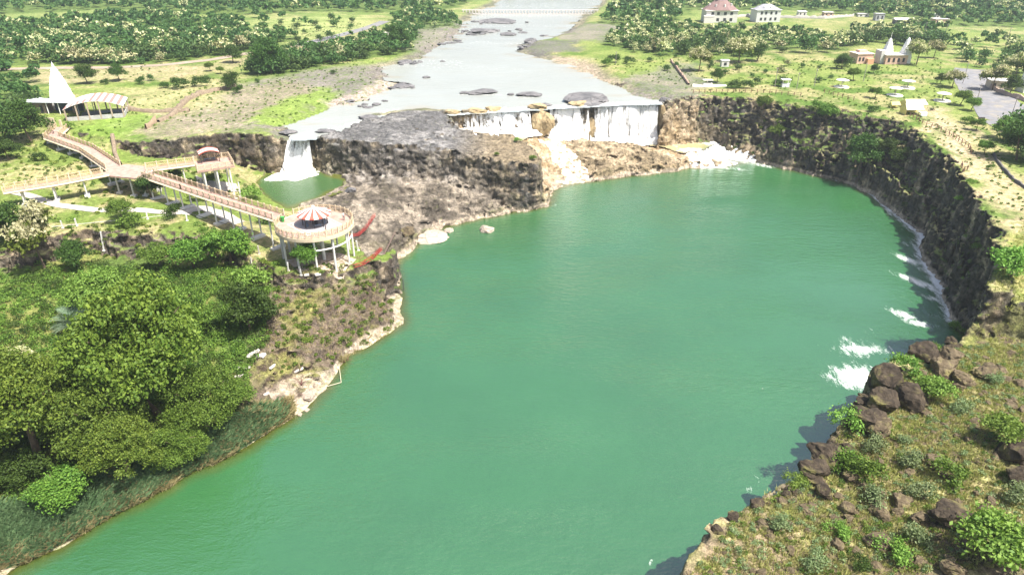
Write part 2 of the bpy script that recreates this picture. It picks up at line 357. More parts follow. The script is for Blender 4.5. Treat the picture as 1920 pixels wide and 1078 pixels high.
def ground_color(x, y, z, nz, w):
    w.setdefault('Lr', np.zeros(x.shape)); w.setdefault('soft', np.zeros(x.shape)); w['notleft'] = 1 - np.maximum(w['L'], w['pool'] * (x < -38)) * w['soft']; d = np.hypot(x, y); n1 = fbm(x * .035, y * .035, seed=81, octv=4); n2 = fbm(x * .16, y * .16, seed=82, octv=4); n3 = fbm(x * .5, y * .5, z * .5 + .01, 83, 3)
    ga, gb, dry = C_(.085, .150, .026), C_(.205, .25, .068), C_(.36, .30, .16)
    c = lerp(np.broadcast_to(ga, x.shape + (3,)), gb, sstep(.35, .6, n1 * .5 + n2 * .5)); c = lerp(c, dry, .75 * sstep(.48, .64, n2 * .6 + (1 - n1) * .4))
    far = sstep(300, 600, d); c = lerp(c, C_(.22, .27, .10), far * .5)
    # river bed and banks
    bank = sstep(.05, .6, w['river']); c = lerp(c, lerp(np.broadcast_to(C_(.30, .25, .20), c.shape), C_(.10, .095, .092), sstep(.4, .6, n2)), bank * .8)
    for poly, col, soft, k in PATCH:
        m = sstep(-soft, soft * .5, sd(x + 4 * (n2 - .5) * min(soft, 4), y + 4 * (n3 - .5) * min(soft, 4), poly, soft + 2))
        if m.any(): c = lerp(c, col * (.7 + .6 * n2[..., None]), m * k * sstep(.2, .45, n3 * .6 + n2 * .4))
    # left terrace and lower slope
    c = lerp(c, lerp(np.broadcast_to(C_(.15, .20, .045), c.shape), C_(.34, .29, .15), sstep(.42, .62, n2)), w['T'] * .8)
    lr = w['Lr']; lc = lerp(lerp(np.broadcast_to(C_(.085, .13, .03), c.shape), C_(.19, .20, .06), sstep(.4, .6, n2)), lerp(np.broadcast_to(C_(.15, .115, .085), c.shape), C_(.21, .20, .07), sstep(.5, .66, n2)), lr)
    c = lerp(c, lc, w['L'])
    # bare rock shelves
    rb = lerp(np.broadcast_to(C_(.30, .255, .20), c.shape), C_(.115, .098, .078), sstep(.42, .6, n2 * .55 + n3 * .45)); rb = lerp(rb, C_(.42, .38, .34), sstep(170, 178, y) * sstep(.6, .45, n3) * .7); rb = lerp(rb, C_(.16, .15, .06), sstep(.55, .68, n1) * .4)
    c = lerp(c, rb, w['B'])
    rc = lerp(np.broadcast_to(C_(.50, .39, .265), c.shape), C_(.36, .26, .15), sstep(.45, .62, n3)); c = lerp(c, rc, w['C'])
    rm = lerp(np.broadcast_to(C_(.14, .137, .135), c.shape), C_(.27, .26, .25), sstep(.48, .66, n3 * .5 + n2 * .5)); rm = lerp(rm, C_(.24, .19, .12), sstep(-18, -4, x) * .9); c = lerp(c, rm, w['M'])
    rd = lerp(np.broadcast_to(C_(.42, .33, .22), c.shape), C_(.24, .19, .12), sstep(.4, .6, n3)); c = lerp(c, rd, w['D'])
    # right bench
    g_n = lerp(np.broadcast_to(C_(.42, .37, .18), c.shape), C_(.25, .26, .08), sstep(.42, .6, n2)); r_n = lerp(np.broadcast_to(C_(.15, .115, .075), c.shape), C_(.46, .39, .29), sstep(.52, .7, n1))
    ft = sstep(-2, 1, sd(x, y, pFlat, 4)); nn = lerp(g_n, r_n, sstep(.44, .56, n3 * .55 + fbm(x * .3, y * .3, seed=90, octv=3) * .45)); nn = lerp(nn, lerp(np.broadcast_to(C_(.30, .225, .155), c.shape), C_(.36, .32, .14), sstep(.5, .62, n3)), ft * .85); c = lerp(c, nn, w['N'])
    c = lerp(c, lerp(np.broadcast_to(C_(.36, .31, .13), c.shape), C_(.22, .24, .07), sstep(.4, .6, n2)), w['plat'] * .85)
    # cliffs
    steep = sstep(.80, .55, nz) * (1 - .55 * w['N'] * sstep(7, 10, z)) * (1 - .8 * w['L'] * w['soft'])
    st = fbm(x * .55, y * .55, z * .07 + .01, 85, 3); lay = fbm(x * .06, y * .06, z * .7 + .01, 86, 3)
    ck = lerp(np.broadcast_to(C_(.085, .073, .06), c.shape), C_(.36, .29, .20), sstep(.5, .68, st * .65 + lay * .35)); ck = lerp(ck, C_(.13, .125, .12), sstep(.5, .7, n3) * .5)
    col_ = vn(x * 1.5, y * 1.5, z * .12 + .01, 91); ck = ck * (.62 + .62 * sstep(.3, .62, col_))[..., None]; sl = (z + 1.6 * (n2 - .5) + .02 * x) / 2.7; sl = np.abs(sl - np.round(sl)); ck = ck * (.55 + .45 * sstep(.02, .09, sl))[..., None]
    # falls amphitheatre: ochre stained rock
    och = sstep(175, 190, y) * sstep(75, 50, x) * sstep(-75, -62, x); fr = sstep(11, 7.5, z)
    ck = lerp(ck, lerp(np.broadcast_to(C_(.45, .36, .22), c.shape), C_(.20, .16, .09), sstep(.45, .6, st)), och * (.15 + .6 * fr) )
    east = sstep(60, 85, x) * (1 - w['N']); ck = ck * (1 - .12 * east)[..., None]  # east cliff rock darkened: the shade on its face is put into the colour
    lc_ = w['L'] * (1 - lr); ck = lerp(ck, C_(.15, .11, .075), np.clip(w['L'] + w['T'], 0, 1) * .6)
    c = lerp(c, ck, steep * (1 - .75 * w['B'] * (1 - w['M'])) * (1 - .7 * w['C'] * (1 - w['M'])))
    c = lerp(c, lerp(np.broadcast_to(C_(.14, .20, .05), c.shape), C_(.3, .24, .14), sstep(.45, .6, n2)), w['R'] * (1 - steep) * sstep(3, 6, z) * .55)
    c = lerp(c, ck * 1.25, w['R'] * (1 - steep) * sstep(6, 3, z))
    # bleached line above the pool
    lim = .9 + 1.2 * (n2 - .5); wl = sstep(lim + .35, lim - .1, z) * sstep(-.6, -.1, z) * (1 - w['river']) * w['notleft']
    c = lerp(c, C_(.45, .37, .285) * (.7 + .6 * n3[..., None]), wl * .9 * np.where(y > 40, 1, 0))
    c = lerp(c, C_(.10, .13, .05), sstep(-.3, -1.0, z) * sstep(5, 2, z))
    return np.clip(c, .01, .8)
def mat_ground():
    t = NT('ground_cover'); p = t.pos(); c = t.attr('Col'); rk = t.attr('Rock', 'Fac')
    n1 = t.noise(p, 1.1, 6, .65); n2 = t.noise(p, 5.0, 5, .65); n0 = t.noise(p, .25, 4, .6)
    sp = t.math('MULTIPLY', t.ramp(n1, (.3, .42), (.7, 1.5)), t.ramp(n2, (.3, .5), (.7, 1.45)))
    c1 = t.mix(c, sp, 1, 'MULTIPLY')
    # low herb speckle on soil
    hb = t.ramp(t.noise(p, .7, 5, .7), (.48, 0), (.6, 1)); c2 = t.mix(c1, t.mix(c1, (.11, .17, .03), .55), hb)
    # rock joints
    warp = t.n('Mapping', {'Vector': t.n('VectorMath', {0: p, 1: t.n('VectorMath', {0: t.n('TexNoise', {'Vector': p, 'Scale': .45, 'Detail': 6, 'Roughness': .65}).outputs['Color'], 'Scale': 3.2}, operation='SCALE').outputs[0]}, operation='ADD').outputs[0], 'Scale': (1, 1, .55)}).outputs[0]
    v1 = t.n('TexVoronoi', {'Vector': warp, 'Scale': .62}, feature='DISTANCE_TO_EDGE').outputs['Distance']
    v2 = t.n('TexVoronoi', {'Vector': warp, 'Scale': 1.7}, feature='DISTANCE_TO_EDGE').outputs['Distance']
    vc = t.n('TexVoronoi', {'Vector': warp, 'Scale': .62}).outputs['Color']
    jm = t.ramp(t.noise(p, .5, 4, .6), (.42, 0), (.6, 1)); j1 = t.ramp(v1, (0, .45), (.05, 1)); j2 = t.ramp(v2, (0, .6), (.06, 1)); jj = t.mix((1, 1, 1), t.math('MULTIPLY', j1, j2), jm)
    tone = t.ramp(t.n('SeparateColor', {'Color': vc}).outputs[0], (0, .82), (1, 1.18))
    c3 = t.mix(t.mix(t.mix(c1, jj, 1, 'MULTIPLY'), tone, 1, 'MULTIPLY'), (.16, .19, .05), t.ramp(t.noise(p, .9, 5, .7), (.60, 0), (.72, .5)))
    cc = t.mix(c2, c3, rk)
    hgt = t.math('ADD', t.math('MULTIPLY', t.math('MULTIPLY', t.math('ADD', t.ramp(v1, (0, 0), (.12, .45)), t.ramp(v2, (0, 0), (.12, .2))), rk), .8), t.math('ADD', t.math('MULTIPLY', n1, .8), t.math('MULTIPLY', n2, .35)))
    return t.done(t.bsdf(cc, .95, .15, t.bump(hgt, .9, .35)))
M_GROUND = mat_ground()
V, Q = build_near()
me = np_mesh('terrain', V, Q, smooth=False)
nrm = np.zeros(len(V) * 3, np.float32); me.vertex_normals.foreach_get('vector', nrm); nz = nrm.reshape(-1, 3)[:, 2]
_, Wn = H(V[:, 0], V[:, 1], True)
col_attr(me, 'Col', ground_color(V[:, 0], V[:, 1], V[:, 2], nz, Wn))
rockw = np.clip(np.maximum.reduce([sstep(.82, .6, nz) * (1 - .8 * Wn['L'] * Wn['soft']), Wn['B'], Wn['C'], Wn['M'], Wn['D'], .6 * Wn['N'], Wn['R'] * .8, Wn['L'] * Wn['Lr'] * .7]), 0, 1); flt_attr(me, 'Rock', rockw)
terrain = link('terrain', me, M_GROUND); tag(terrain, kind='structure')
# far ground: one sheet to the horizon, sunk below the near rock where both exist
def axis(lo, hi, fine0, fine1, step):
    a = list(np.arange(fine0, fine1 + .01, step)); s = step; p = fine1
    while p < hi: s *= 1.13; p += s; a.append(p)
    s = step; p = fine0; b = []
    while p > lo: s *= 1.13; p -= s; b.append(p)
    return np.array(b[::-1] + a)
ax_ = axis(-2600, 2600, -250, 250, 2.0); ay_ = axis(-400, 3400, 0, 520, 2.0); print("extent", ax_[0], ax_[-1], ay_[0], ay_[-1])
X, Y = np.meshgrid(ax_, ay_, indexing='ij'); Zf, Wf = H(X, Y, True)
inn = np.minimum.reduce([X - NX0, NX1 - X, Y - NY0, NY1 - Y]); under = sstep(.5, 5, inn)
gap = (Y < NY0 + 4) & (X > -90) & (X < 12); Zd = Zf - .03 - 9 * under; Zd = np.where((Y <= NY0 + 1) & (X < 170) & (X > -170), np.minimum(Zd, -6), Zd)
idx = np.arange(X.size).reshape(X.shape); Qf = np.stack([idx[:-1, :-1], idx[1:, :-1], idx[1:, 1:], idx[:-1, 1:]], -1).reshape(-1, 4)
mef = np_mesh('ground', np.stack([X, Y, Zd], -1).reshape(-1, 3), Qf, smooth=True)
xf, yf = X.ravel(), Y.ravel(); Wf = {k: v.ravel() for k, v in Wf.items()}
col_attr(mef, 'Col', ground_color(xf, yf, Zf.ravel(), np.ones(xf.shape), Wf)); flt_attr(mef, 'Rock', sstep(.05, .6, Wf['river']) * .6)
tag(link('ground', mef, M_GROUND), kind='structure')
BV = BVHTree.FromPolygons(V.tolist(), Q.tolist()); BF = BVHTree.FromPolygons(np.stack([X, Y, Zd], -1).reshape(-1, 3).tolist(), Qf.tolist())
print('terrain', len(V), round(time.time() - T0, 1))
def drop(x, y):
    """ground height under a point"""
    b = BV.ray_cast(Vector((x, y, 60)), Vector((0, 0, -1)))[0] if (NX0 + 1 < x < NX1 - 1 and NY0 + 1 < y < NY1 - 1) else None
    if b is None: b = BF.ray_cast(Vector((x, y, 90)), Vector((0, 0, -1)))[0]
    return b.z if b is not None else 17.0
def G(u, v):
    """the ground point that the photograph shows at pixel u, v"""
    d = ray(u, v).normalized(); best = None
    for bv in (BV, BF):
        h = bv.ray_cast(EYE, d)[0]
        if h is not None and (best is None or (h - EYE).length < (best - EYE).length): best = h
    return best if best is not None else Vector((*P(u, v, 17), 17))
def ppm(pt): return FPX / ((Vector(pt) - EYE).dot(ray(960, 539).normalized()))   # photograph pixels per metre there

# ------------------------------------------------------------------ water
def water_mat(name, base, shallow=None, rough=.06, wave=3.0, wstr=.25, foam=True, spec=.5, ior=1.333):
    t = NT(name); p = t.pos(); mp = t.n('Mapping', {'Vector': p, 'Rotation': (0, 0, .25), 'Scale': (1, 1.9, 1)}).outputs[0]
    w1 = t.noise(mp, wave * .16, 3, .6); w2 = t.noise(mp, wave * .55, 4, .65)
    hgt = t.math('ADD', t.math('MULTIPLY', w1, 1.2), t.math('MULTIPLY', w2, .7))
    c = t.mix([q * .93 for q in base], [q * 1.1 for q in base], t.ramp(t.noise(p, .035, 5, .6), (.35, 0), (.65, 1))); wp_ = t.ramp(t.noise(t.n('Mapping', {'Vector': p, 'Scale': (.4, 1, 1)}).outputs[0], .06, 3), (.3, .35), (.65, 1.2)); wstr = t.math('MULTIPLY', wp_, wstr)
    if shallow: c = t.mix(c, shallow, t.attr('Shallow', 'Fac'))
    nrm_ = t.bump(hgt, wstr, .35)
    w = t.bsdf(c, rough, spec, nrm_, IOR=ior)
    if not foam: return t.done(w)
    f = t.attr('FoamGlint', 'Fac'); wp = t.n('VectorMath', {0: p, 1: t.n('TexNoise', {'Vector': p, 'Scale': .35, 'Detail': 3}).outputs['Color']}, operation='MULTIPLY_ADD')
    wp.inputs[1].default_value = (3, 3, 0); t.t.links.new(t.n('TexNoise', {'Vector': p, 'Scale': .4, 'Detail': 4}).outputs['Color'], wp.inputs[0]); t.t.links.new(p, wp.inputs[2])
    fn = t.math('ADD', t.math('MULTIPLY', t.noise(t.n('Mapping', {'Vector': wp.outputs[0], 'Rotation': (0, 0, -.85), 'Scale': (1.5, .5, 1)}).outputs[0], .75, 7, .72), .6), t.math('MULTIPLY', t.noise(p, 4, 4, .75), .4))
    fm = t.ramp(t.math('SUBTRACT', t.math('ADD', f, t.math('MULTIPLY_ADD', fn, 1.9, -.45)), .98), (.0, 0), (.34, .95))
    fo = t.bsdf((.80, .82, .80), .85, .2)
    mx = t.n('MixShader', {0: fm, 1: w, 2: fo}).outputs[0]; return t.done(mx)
def sheet(name, x0, x1, y0, y1, z, step, m, clip=None, foam=None, shallow=True):
    xs = np.arange(x0, x1 + .01, step); ys = np.arange(y0, y1 + .01, step); X, Y = np.meshgrid(xs, ys, indexing='ij')
    idx = np.arange(X.size).reshape(X.shape); q = np.stack([idx[:-1, :-1], idx[1:, :-1], idx[1:, 1:], idx[:-1, 1:]], -1).reshape(-1, 4)
    x, y = X.ravel(), Y.ravel()
    if clip is not None:
        s = sd(x + 1.8 * (fbm(x * .3, y * .3, seed=44, octv=3) - .5), y + 2.2 * (fbm(x * .3, y * .3, seed=45, octv=3) - .5), clip[0], clip[1] + 3) > -clip[1]; q = q[s[q].any(1)]
        use = np.unique(q); re = np.full(len(x), -1); re[use] = np.arange(len(use)); q = re[q]; x, y = x[use], y[use]
    me = np_mesh(name, np.stack([x, y, np.full(len(x), z)], 1), q, True)
    dep = z - H(x, y); flt_attr(me, 'Shallow', np.clip(1 - dep / 1.6, 0, 1) * (1 if shallow else 0))
    flt_attr(me, 'FoamGlint', foam(x, y) if foam else np.zeros(len(x)))
    return tag(link(name, me, m), kind='structure')
def blobs(items, z):
    """foam and painted sparkle patches: (u,v, radius along, radius across, angle deg, strength)"""
    L = [(P(u, v, z), a, b, R(g), s) for u, v, a, b, g, s in items]
    def f(x, y):
        r = np.zeros(x.shape)
        for (c, a, b, g, s) in L:
            dx, dy = x - c[0], y - c[1]; e = ((dx * math.cos(g) + dy * math.sin(g)) / a) ** 2 + ((-dx * math.sin(g) + dy * math.cos(g)) / b) ** 2
            r = np.maximum(r, s * np.exp(-e * .9))
        return r
    return f
shoreR = PL('1420,302 1500,322 1600,347 1640,368 1700,413 1736,442 1736,482 1776,547 1796,600', 0)
fb = blobs([(1606, 706, 6.2, 4.6, 20, .80), (1570, 716, 4.5, 2.2, -30, .5), (1612, 655, 6.0, 3.4, 10, .66), (1590, 640, 5, 3.5, 0, .5), (1650, 655, 5, 3.0, 0, .52), (1690, 588, 4.4, 2.0, -50, .76), (1722, 606, 4.6, 1.8, -30, .72), (1560, 660, 9, 6, 60, .30), (1640, 620, 9, 6, 60, .32), (1700, 560, 8, 5, 80, .34), (1420, 900, 6, 2, 52, .36), (1745, 590, 2, 2, 0, .5),  # faint wide patches and the near-rim ones paint sun sparkle as white specks
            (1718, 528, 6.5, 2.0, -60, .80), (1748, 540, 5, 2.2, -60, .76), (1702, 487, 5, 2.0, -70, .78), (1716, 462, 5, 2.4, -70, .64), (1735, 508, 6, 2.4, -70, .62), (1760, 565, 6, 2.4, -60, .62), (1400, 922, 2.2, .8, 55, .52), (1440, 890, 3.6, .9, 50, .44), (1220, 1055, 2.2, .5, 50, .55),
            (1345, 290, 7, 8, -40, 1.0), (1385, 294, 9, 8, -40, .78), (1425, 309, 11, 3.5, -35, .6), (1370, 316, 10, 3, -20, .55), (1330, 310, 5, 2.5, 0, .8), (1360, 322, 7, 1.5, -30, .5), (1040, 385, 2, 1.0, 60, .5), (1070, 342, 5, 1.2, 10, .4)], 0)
def pool_foam_glint(x, y):
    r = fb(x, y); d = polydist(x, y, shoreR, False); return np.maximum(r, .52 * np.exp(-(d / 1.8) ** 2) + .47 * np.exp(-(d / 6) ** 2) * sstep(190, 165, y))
M_POOL = water_mat('pool_water', (.032, .119, .041), (.060, .065, .008), rough=.10, wave=2.6, wstr=.5, spec=1.0, ior=1.85)
sheet('water', -90, 112, -20, 217, 0.0, .8, M_POOL, None, pool_foam_glint)
M_RIV = water_mat('river_water', (.31, .35, .35), (.31, .30, .25), rough=.18, wave=1.6, wstr=.35)
flip = PL('836,213 920,208 1000,203 1060,200 1130,196 1236,192', RIVZ)
def riv_foam(x, y):
    d = polydist(x, y, flip, False); d2 = polydist(x, y, PL('560,254 640,240 690,222 740,206', RIVZ), False)
    far = sstep(230, 300, y) * .40 * sstep(.42, .62, fbm(x * .03, y * .06, seed=9, octv=4))
    return np.maximum.reduce([.62 * np.exp(-(d / 5) ** 2), .52 * np.exp(-(d2 / 4) ** 2), blobs([(900, 178, 12, 1.6, 0, .6), (985, 183, 10, 2, 0, .5), (1010, 120, 14, 2, 20, .4)], RIVZ)(x, y), far])
sheet('river', -80, 80, 182, 640, RIVZ, .8, M_RIV, (pRiver, .25), riv_foam)
M_PLUNGE = water_mat('plunge_water', (.045, .105, .035), (.10, .11, .02), rough=.14, wave=4, wstr=.35)
sheet('plunge_pool', -75, -38, 154, 190, 6.5, .6, M_PLUNGE, (pS, 2.0), blobs([(548, 318, 5.5, 4.2, 0, 1.0), (520, 335, 5.5, 3.2, 35, .72), (590, 322, 4, 3, 0, .55), (560, 345, 5, 5, 0, .36)], 6.5))
M_MID = water_mat('basin_water', (.26, .27, .13), (.42, .35, .19), rough=.14, wave=4, wstr=.35)
pUp = PL('846,250 850,238 930,236 985,240 988,252 970,262 940,264 880,262', 9.95)
sheet('upper_basin', -30, 14, 190, 226, 9.95, .6, M_MID, (pUp, 1.5), blobs([(940, 240, 12, 5, 0, .95), (985, 250, 8, 5, 0, .9), (900, 250, 6, 4, 0, .6), (860, 245, 3, 2, 0, .7)], 10.2))
pMd = PL('1110,258 1245,250 1335,255 1338,266 1305,280 1280,284 1240,272 1180,268 1110,266', 2.95)
sheet('lower_basin', 18, 85, 195, 240, 2.95, .6, M_MID, (pMd, 1.0), blobs([(1180, 258, 14, 5, 10, 1.0), (1130, 258, 6, 4, 0, .9), (1240, 262, 9, 4, -10, .85), (1300, 282, 7, 4, 0, .8), (1335, 268, 7, 5, 0, .7), (1270, 268, 8, 6, 0, .5)], 3))
# ------------------------------------------------------------------ foliage
def leaf_mat(name, ca, cb, trans=.25, rough=.6):
    t = NT(name); p = t.obj(); tn = t.attr('Tint', 'Fac'); rnd = t.n('ObjectInfo').outputs['Random']
    c = t.mix(ca, cb, tn); hsv = t.n('HueSaturation', {'Color': c, 'Hue': t.math('MULTIPLY_ADD', rnd, .035, .4825), 'Value': t.math('MULTIPLY_ADD', rnd, .45, .78)}).outputs[0]
    d = t.bsdf(hsv, rough, .25); tr = t.n('BsdfTranslucent', {'Color': t.mix(hsv, (1.0, 1.1, .5), 1, 'MULTIPLY')}).outputs[0]
    return t.done(t.n('MixShader', {0: trans, 1: d, 2: tr}).outputs[0])
L_DARK = leaf_mat('dark_leaves', (.030, .070, .012), (.085, .150, .024))
L_MID = leaf_mat('green_leaves', (.05, .11, .014), (.18, .28, .04))
L_OLIVE = leaf_mat('olive_leaves', (.052, .10, .012), (.205, .265, .038))
L_LIGHT = leaf_mat('light_leaves', (.10, .20, .03), (.25, .38, .07))
L_CREAM = leaf_mat('cream_blossom', (.34, .36, .16), (.58, .55, .33), .15)
L_FAR = leaf_mat('far_leaves', (.035, .085, .022), (.11, .185, .045))
L_GREY = leaf_mat('sage_leaves', (.10, .15, .06), (.25, .30, .14))
L_REED = leaf_mat('reed_blades', (.055, .145, .055), (.20, .32, .15))
L_TAN = leaf_mat('dry_blades', (.26, .22, .10), (.42, .36, .19))
L_PALM = leaf_mat('palm_blades', (.08, .14, .08), (.24, .32, .21))
L_GRASS = leaf_mat('grass_blades', (.18, .20, .05), (.42, .40, .15))
BARK = mat('bark', (.16, .12, .085), .95, .1, .4, 3, .6)
def leaves_np(centers, normals, size, tint, r=rng, spread=.9, aspect=1.5):
    """a bent leaf (two quads) at every point"""
    n = len(centers); nd = normals + r.normal(0, spread, (n, 3)); nd /= np.linalg.norm(nd, axis=1)[:, None] + 1e-9
    a = np.cross(nd, r.normal(0, 1, (n, 3))); a /= np.linalg.norm(a, axis=1)[:, None] + 1e-9; b = np.cross(nd, a)
    s = (size * r.uniform(.6, 1.3, n))[:, None]
    P_ = np.stack([centers - a * s * aspect * .5, centers - b * s * .42 + nd * s * .06, centers + a * s * aspect * .5 - nd * s * .12, centers + b * s * .42 + nd * s * .06], 1).reshape(-1, 3)
    F = np.arange(4 * n).reshape(n, 4); return P_, F, np.repeat(tint, 4)
def crown_points(n, blobs_, r=rng, lo=.72):
    """leaf points on the outer shell of lumpy blobs (x,y,z,rx,ry,rz)"""
    B = np.array(blobs_); wgt = B[:, 3] * B[:, 4]; wgt = wgt / wgt.sum(); k = r.choice(len(B), n, p=wgt); d = r.normal(0, 1, (n, 3)); d /= np.linalg.norm(d, axis=1)[:, None]
    d[:, 2] = np.where(d[:, 2] < -.35, -d[:, 2], d[:, 2])
    rad = r.uniform(lo, 1.04, n)
    c = B[k, :3] + d * B[k, 3:6] * rad[:, None]; return c, d, rad
def blob_crown(R_, Hh, nb, r, flat=.75, low=.35):
    out = []; fine = .66 if nb > 25 else 1
    for _ in range(nb):
        a = r.uniform(0, 6.283); q = R_ * math.sqrt(r.uniform(0, 1)) * .72; zz = Hh * (low + (1 - low) * (1 - (q / R_) ** 2 * .75) * r.uniform(.55, 1.0))
        s = R_ * r.uniform(.24, .42) * fine; out.append((q * math.cos(a), q * math.sin(a), zz - s * .5, s, s, s * flat))
    return out
def crown_mesh(name, blobs_, n, size, mats, cream=0.0, r=rng, clump=True, aspect=1.4):
    c, d, rad = crown_points(n, blobs_, r)
    if clump:   # gather leaves in sprays with gaps between
        m = max(8, n // 34); cc, dd, _ = crown_points(m, blobs_, r, .8); k = r.integers(0, m, int(n * .86)); c[:len(k)] = cc[k] + r.normal(0, size * 1.55, (len(k), 3)) * (1, 1, .7); d[:len(k)] = dd[k] * .7 + np.array([0, 0, .3])
    zt = (c[:, 2] - c[:, 2].min()) / (np.ptp(c[:, 2]) + 1e-6)
    tint = np.clip(r.beta(2, 2.6, n) + .25 * (vn(c[:, 0] * .9, c[:, 1] * .9, c[:, 2] * .9 + .01, 7) - .5), 0, 1)
    V_, F, T = leaves_np(c, d, size, tint, r, aspect=aspect); me = np_mesh(name, V_, F); flt_attr(me, 'Tint', T)
    for m_ in mats: me.materials.append(m_)
    if cream > 0:
        up = (d[:, 2] > .15) & (vn(c[:, 0] * .8 + 9, c[:, 1] * .8, c[:, 2] * .8 + .01, 3) < cream) & (zt > .35); me.polygons.foreach_set('material_index', up.astype(np.int32))
    return me
class MB:
    def __init__(s): s.v, s.f = [], []
    def add(s, vs, fs):
        o = len(s.v); s.v += [tuple(q) for q in vs]; s.f += [tuple(o + i for i in q) for q in fs]; return s
    def box(s, c, d, rz=0, M=None):
        x, y, z = d[0] / 2, d[1] / 2, d[2] / 2; ca, sa = math.cos(rz), math.sin(rz)
        vs = [(c[0] + X_ * ca - Y_ * sa, c[1] + X_ * sa + Y_ * ca, c[2] + Z_) for X_, Y_, Z_ in [(-x,-y,-z),(x,-y,-z),(x,y,-z),(-x,y,-z),(-x,-y,z),(x,-y,z),(x,y,z),(-x,y,z)]]
        if M is not None: vs = [M @ Vector(q) for q in vs]
        return s.add(vs, [(0,3,2,1),(4,5,6,7),(0,1,5,4),(1,2,6,5),(2,3,7,6),(3,0,4,7)])
    def tube(s, pts, r, n=8, cap=True):
        pts = [Vector(p) for p in pts]; rr = r if hasattr(r, '__len__') else [r] * len(pts); rings = []
        for i, p in enumerate(pts):
            t = (pts[min(i + 1, len(pts) - 1)] - pts[max(i - 1, 0)]).normalized(); a = t.cross(Vector((0, 0, 1)) if abs(t.z) < .95 else Vector((1, 0, 0))).normalized(); b = t.cross(a)
            rings.append([p + (a * math.cos(k * 6.28318 / n) + b * math.sin(k * 6.28318 / n)) * rr[i] for k in range(n)])
        fs = [(i * n + k, i * n + (k + 1) % n, (i + 1) * n + (k + 1) % n, (i + 1) * n + k) for i in range(len(pts) - 1) for k in range(n)]
        if cap: fs += [tuple(range(n))[::-1], tuple((len(pts) - 1) * n + k for k in range(n))]
        return s.add([q for rg in rings for q in rg], fs)
    def bar(s, a, b, w, h=None):
        return s.tube([a, b], w / 2, 4)
    def lathe(s, prof, n=24, c=(0, 0), ph=0.0):
        m = len(prof); vs = [(c[0] + r_ * math.cos(ph + k * 6.28318 / n), c[1] + r_ * math.sin(ph + k * 6.28318 / n), z) for k in range(n) for r_, z in prof]
        fs = [(k * m + i, ((k + 1) % n) * m + i, ((k + 1) % n) * m + i + 1, k * m + i + 1) for k in range(n) for i in range(m - 1)]
        return s.add(vs, fs)
    def prism(s, pts, z0, z1):
        n = len(pts); return s.add([(p[0], p[1], z0) for p in pts] + [(p[0], p[1], z1) for p in pts], [tuple(range(n))[::-1], tuple(range(n, 2 * n))] + [(i, (i + 1) % n, n + (i + 1) % n, n + i) for i in range(n)])
    def build(s, name, m, parent=None, bevel=0, smooth=False, **kw):
        me = bpy.data.meshes.new(name); me.from_pydata(s.v, [], s.f); me.update()
        if smooth:
            for p in me.polygons: p.use_smooth = True
        o = link(name, me, m, parent, **kw)
        if bevel: b = o.modifiers.new('bevel', 'BEVEL'); b.width = bevel; b.segments = 1; b.limit_method = 'ANGLE'
        return o
def trunk_mb(R_, Hh, r, rad):
    m = MB(); top = (r.normal(0, .1 * R_), r.normal(0, .1 * R_), Hh * .5); m.tube([(0, 0, -.8), (0, 0, .2), (top[0] * .5, top[1] * .5, Hh * .25), top], [rad * 1.35, rad, rad * .8, rad * .55], 7)
    for k in range(6):
        a = k * 1.05 + r.uniform(0, .6); q = R_ * r.uniform(.45, .7); m.tube([top, (q * .5 * math.cos(a), q * .5 * math.sin(a), Hh * .62), (q * math.cos(a), q * math.sin(a), Hh * r.uniform(.68, .82))], [rad * .45, rad * .28, rad * .08], 5)
    return m
PROTO = {}
def proto(kind, var, R_, Hh, nb, n, size, mats, cream=0, low=.3, flat=.75, rad=.2, trunk=True, aspect=1.4):
    r = np.random.default_rng(hash((len(PROTO), 5)) % 99991); bl = blob_crown(R_, Hh, nb, r, flat, low)
    cm = crown_mesh(kind + '_crown', bl, n, size, mats, cream, r, aspect=aspect); tm = None
    if trunk:
        t = trunk_mb(R_, Hh, r, rad); tm = bpy.data.meshes.new(kind + '_trunk'); tm.from_pydata(t.v, [], t.f); tm.update(); tm.materials.append(BARK)
    PROTO[kind, var] = (cm, tm)
for v_ in range(3): proto('broadleaf', v_, 5, 9, 62, 26000, .175, [L_OLIVE], low=.12, rad=.32)
for v_ in range(2): proto('broadgreen', v_, 5, 8, 54, 22000, .175, [L_MID], low=.08, rad=.3)
for v_ in range(2): proto('dense', v_, 3, 5.5, 15, 6500, .21, [L_DARK], low=.15, rad=.16)
for v_ in range(2): proto('green', v_, 3, 5.5, 14, 6200, .21, [L_MID], low=.2, rad=.16)
for v_ in range(3): proto('flowering', v_, 3, 6.5, 12, 4200, .30, [L_OLIVE, L_CREAM], cream=.66, low=.2, rad=.15)
for v_ in range(3): proto('shrub', v_, 1, 1.3, 9, 1100, .115, [L_MID], low=.1, trunk=False)
for v_ in range(2): proto('sage', v_, 1, 1.1, 9, 800, .11, [L_GREY], low=.1, trunk=False)
for v_ in range(2): proto('bright', v_, 1, 1.2, 9, 1100, .115, [L_LIGHT], low=.1, trunk=False)
for v_ in range(2): proto('darkbush', v_, 1, 1.2, 9, 1100, .115, [L_DARK], low=.08, trunk=False)
proto('feathery', 0, 4.5, 7, 22, 9000, .22, [L_LIGHT], low=.2, rad=.2, aspect=2.2)
proto('youngtree', 0, 2.4, 3.6, 14, 4200, .22, [L_LIGHT], low=.35, rad=.12)
for v_ in range(4): proto('far', v_, 3, 5, 9, 420, .72, [L_FAR], low=.12, trunk=False)
for v_ in range(3): proto('farcream', v_, 3, 5.5, 9, 420, .72, [L_FAR, L_CREAM], cream=.62, low=.12, trunk=False)
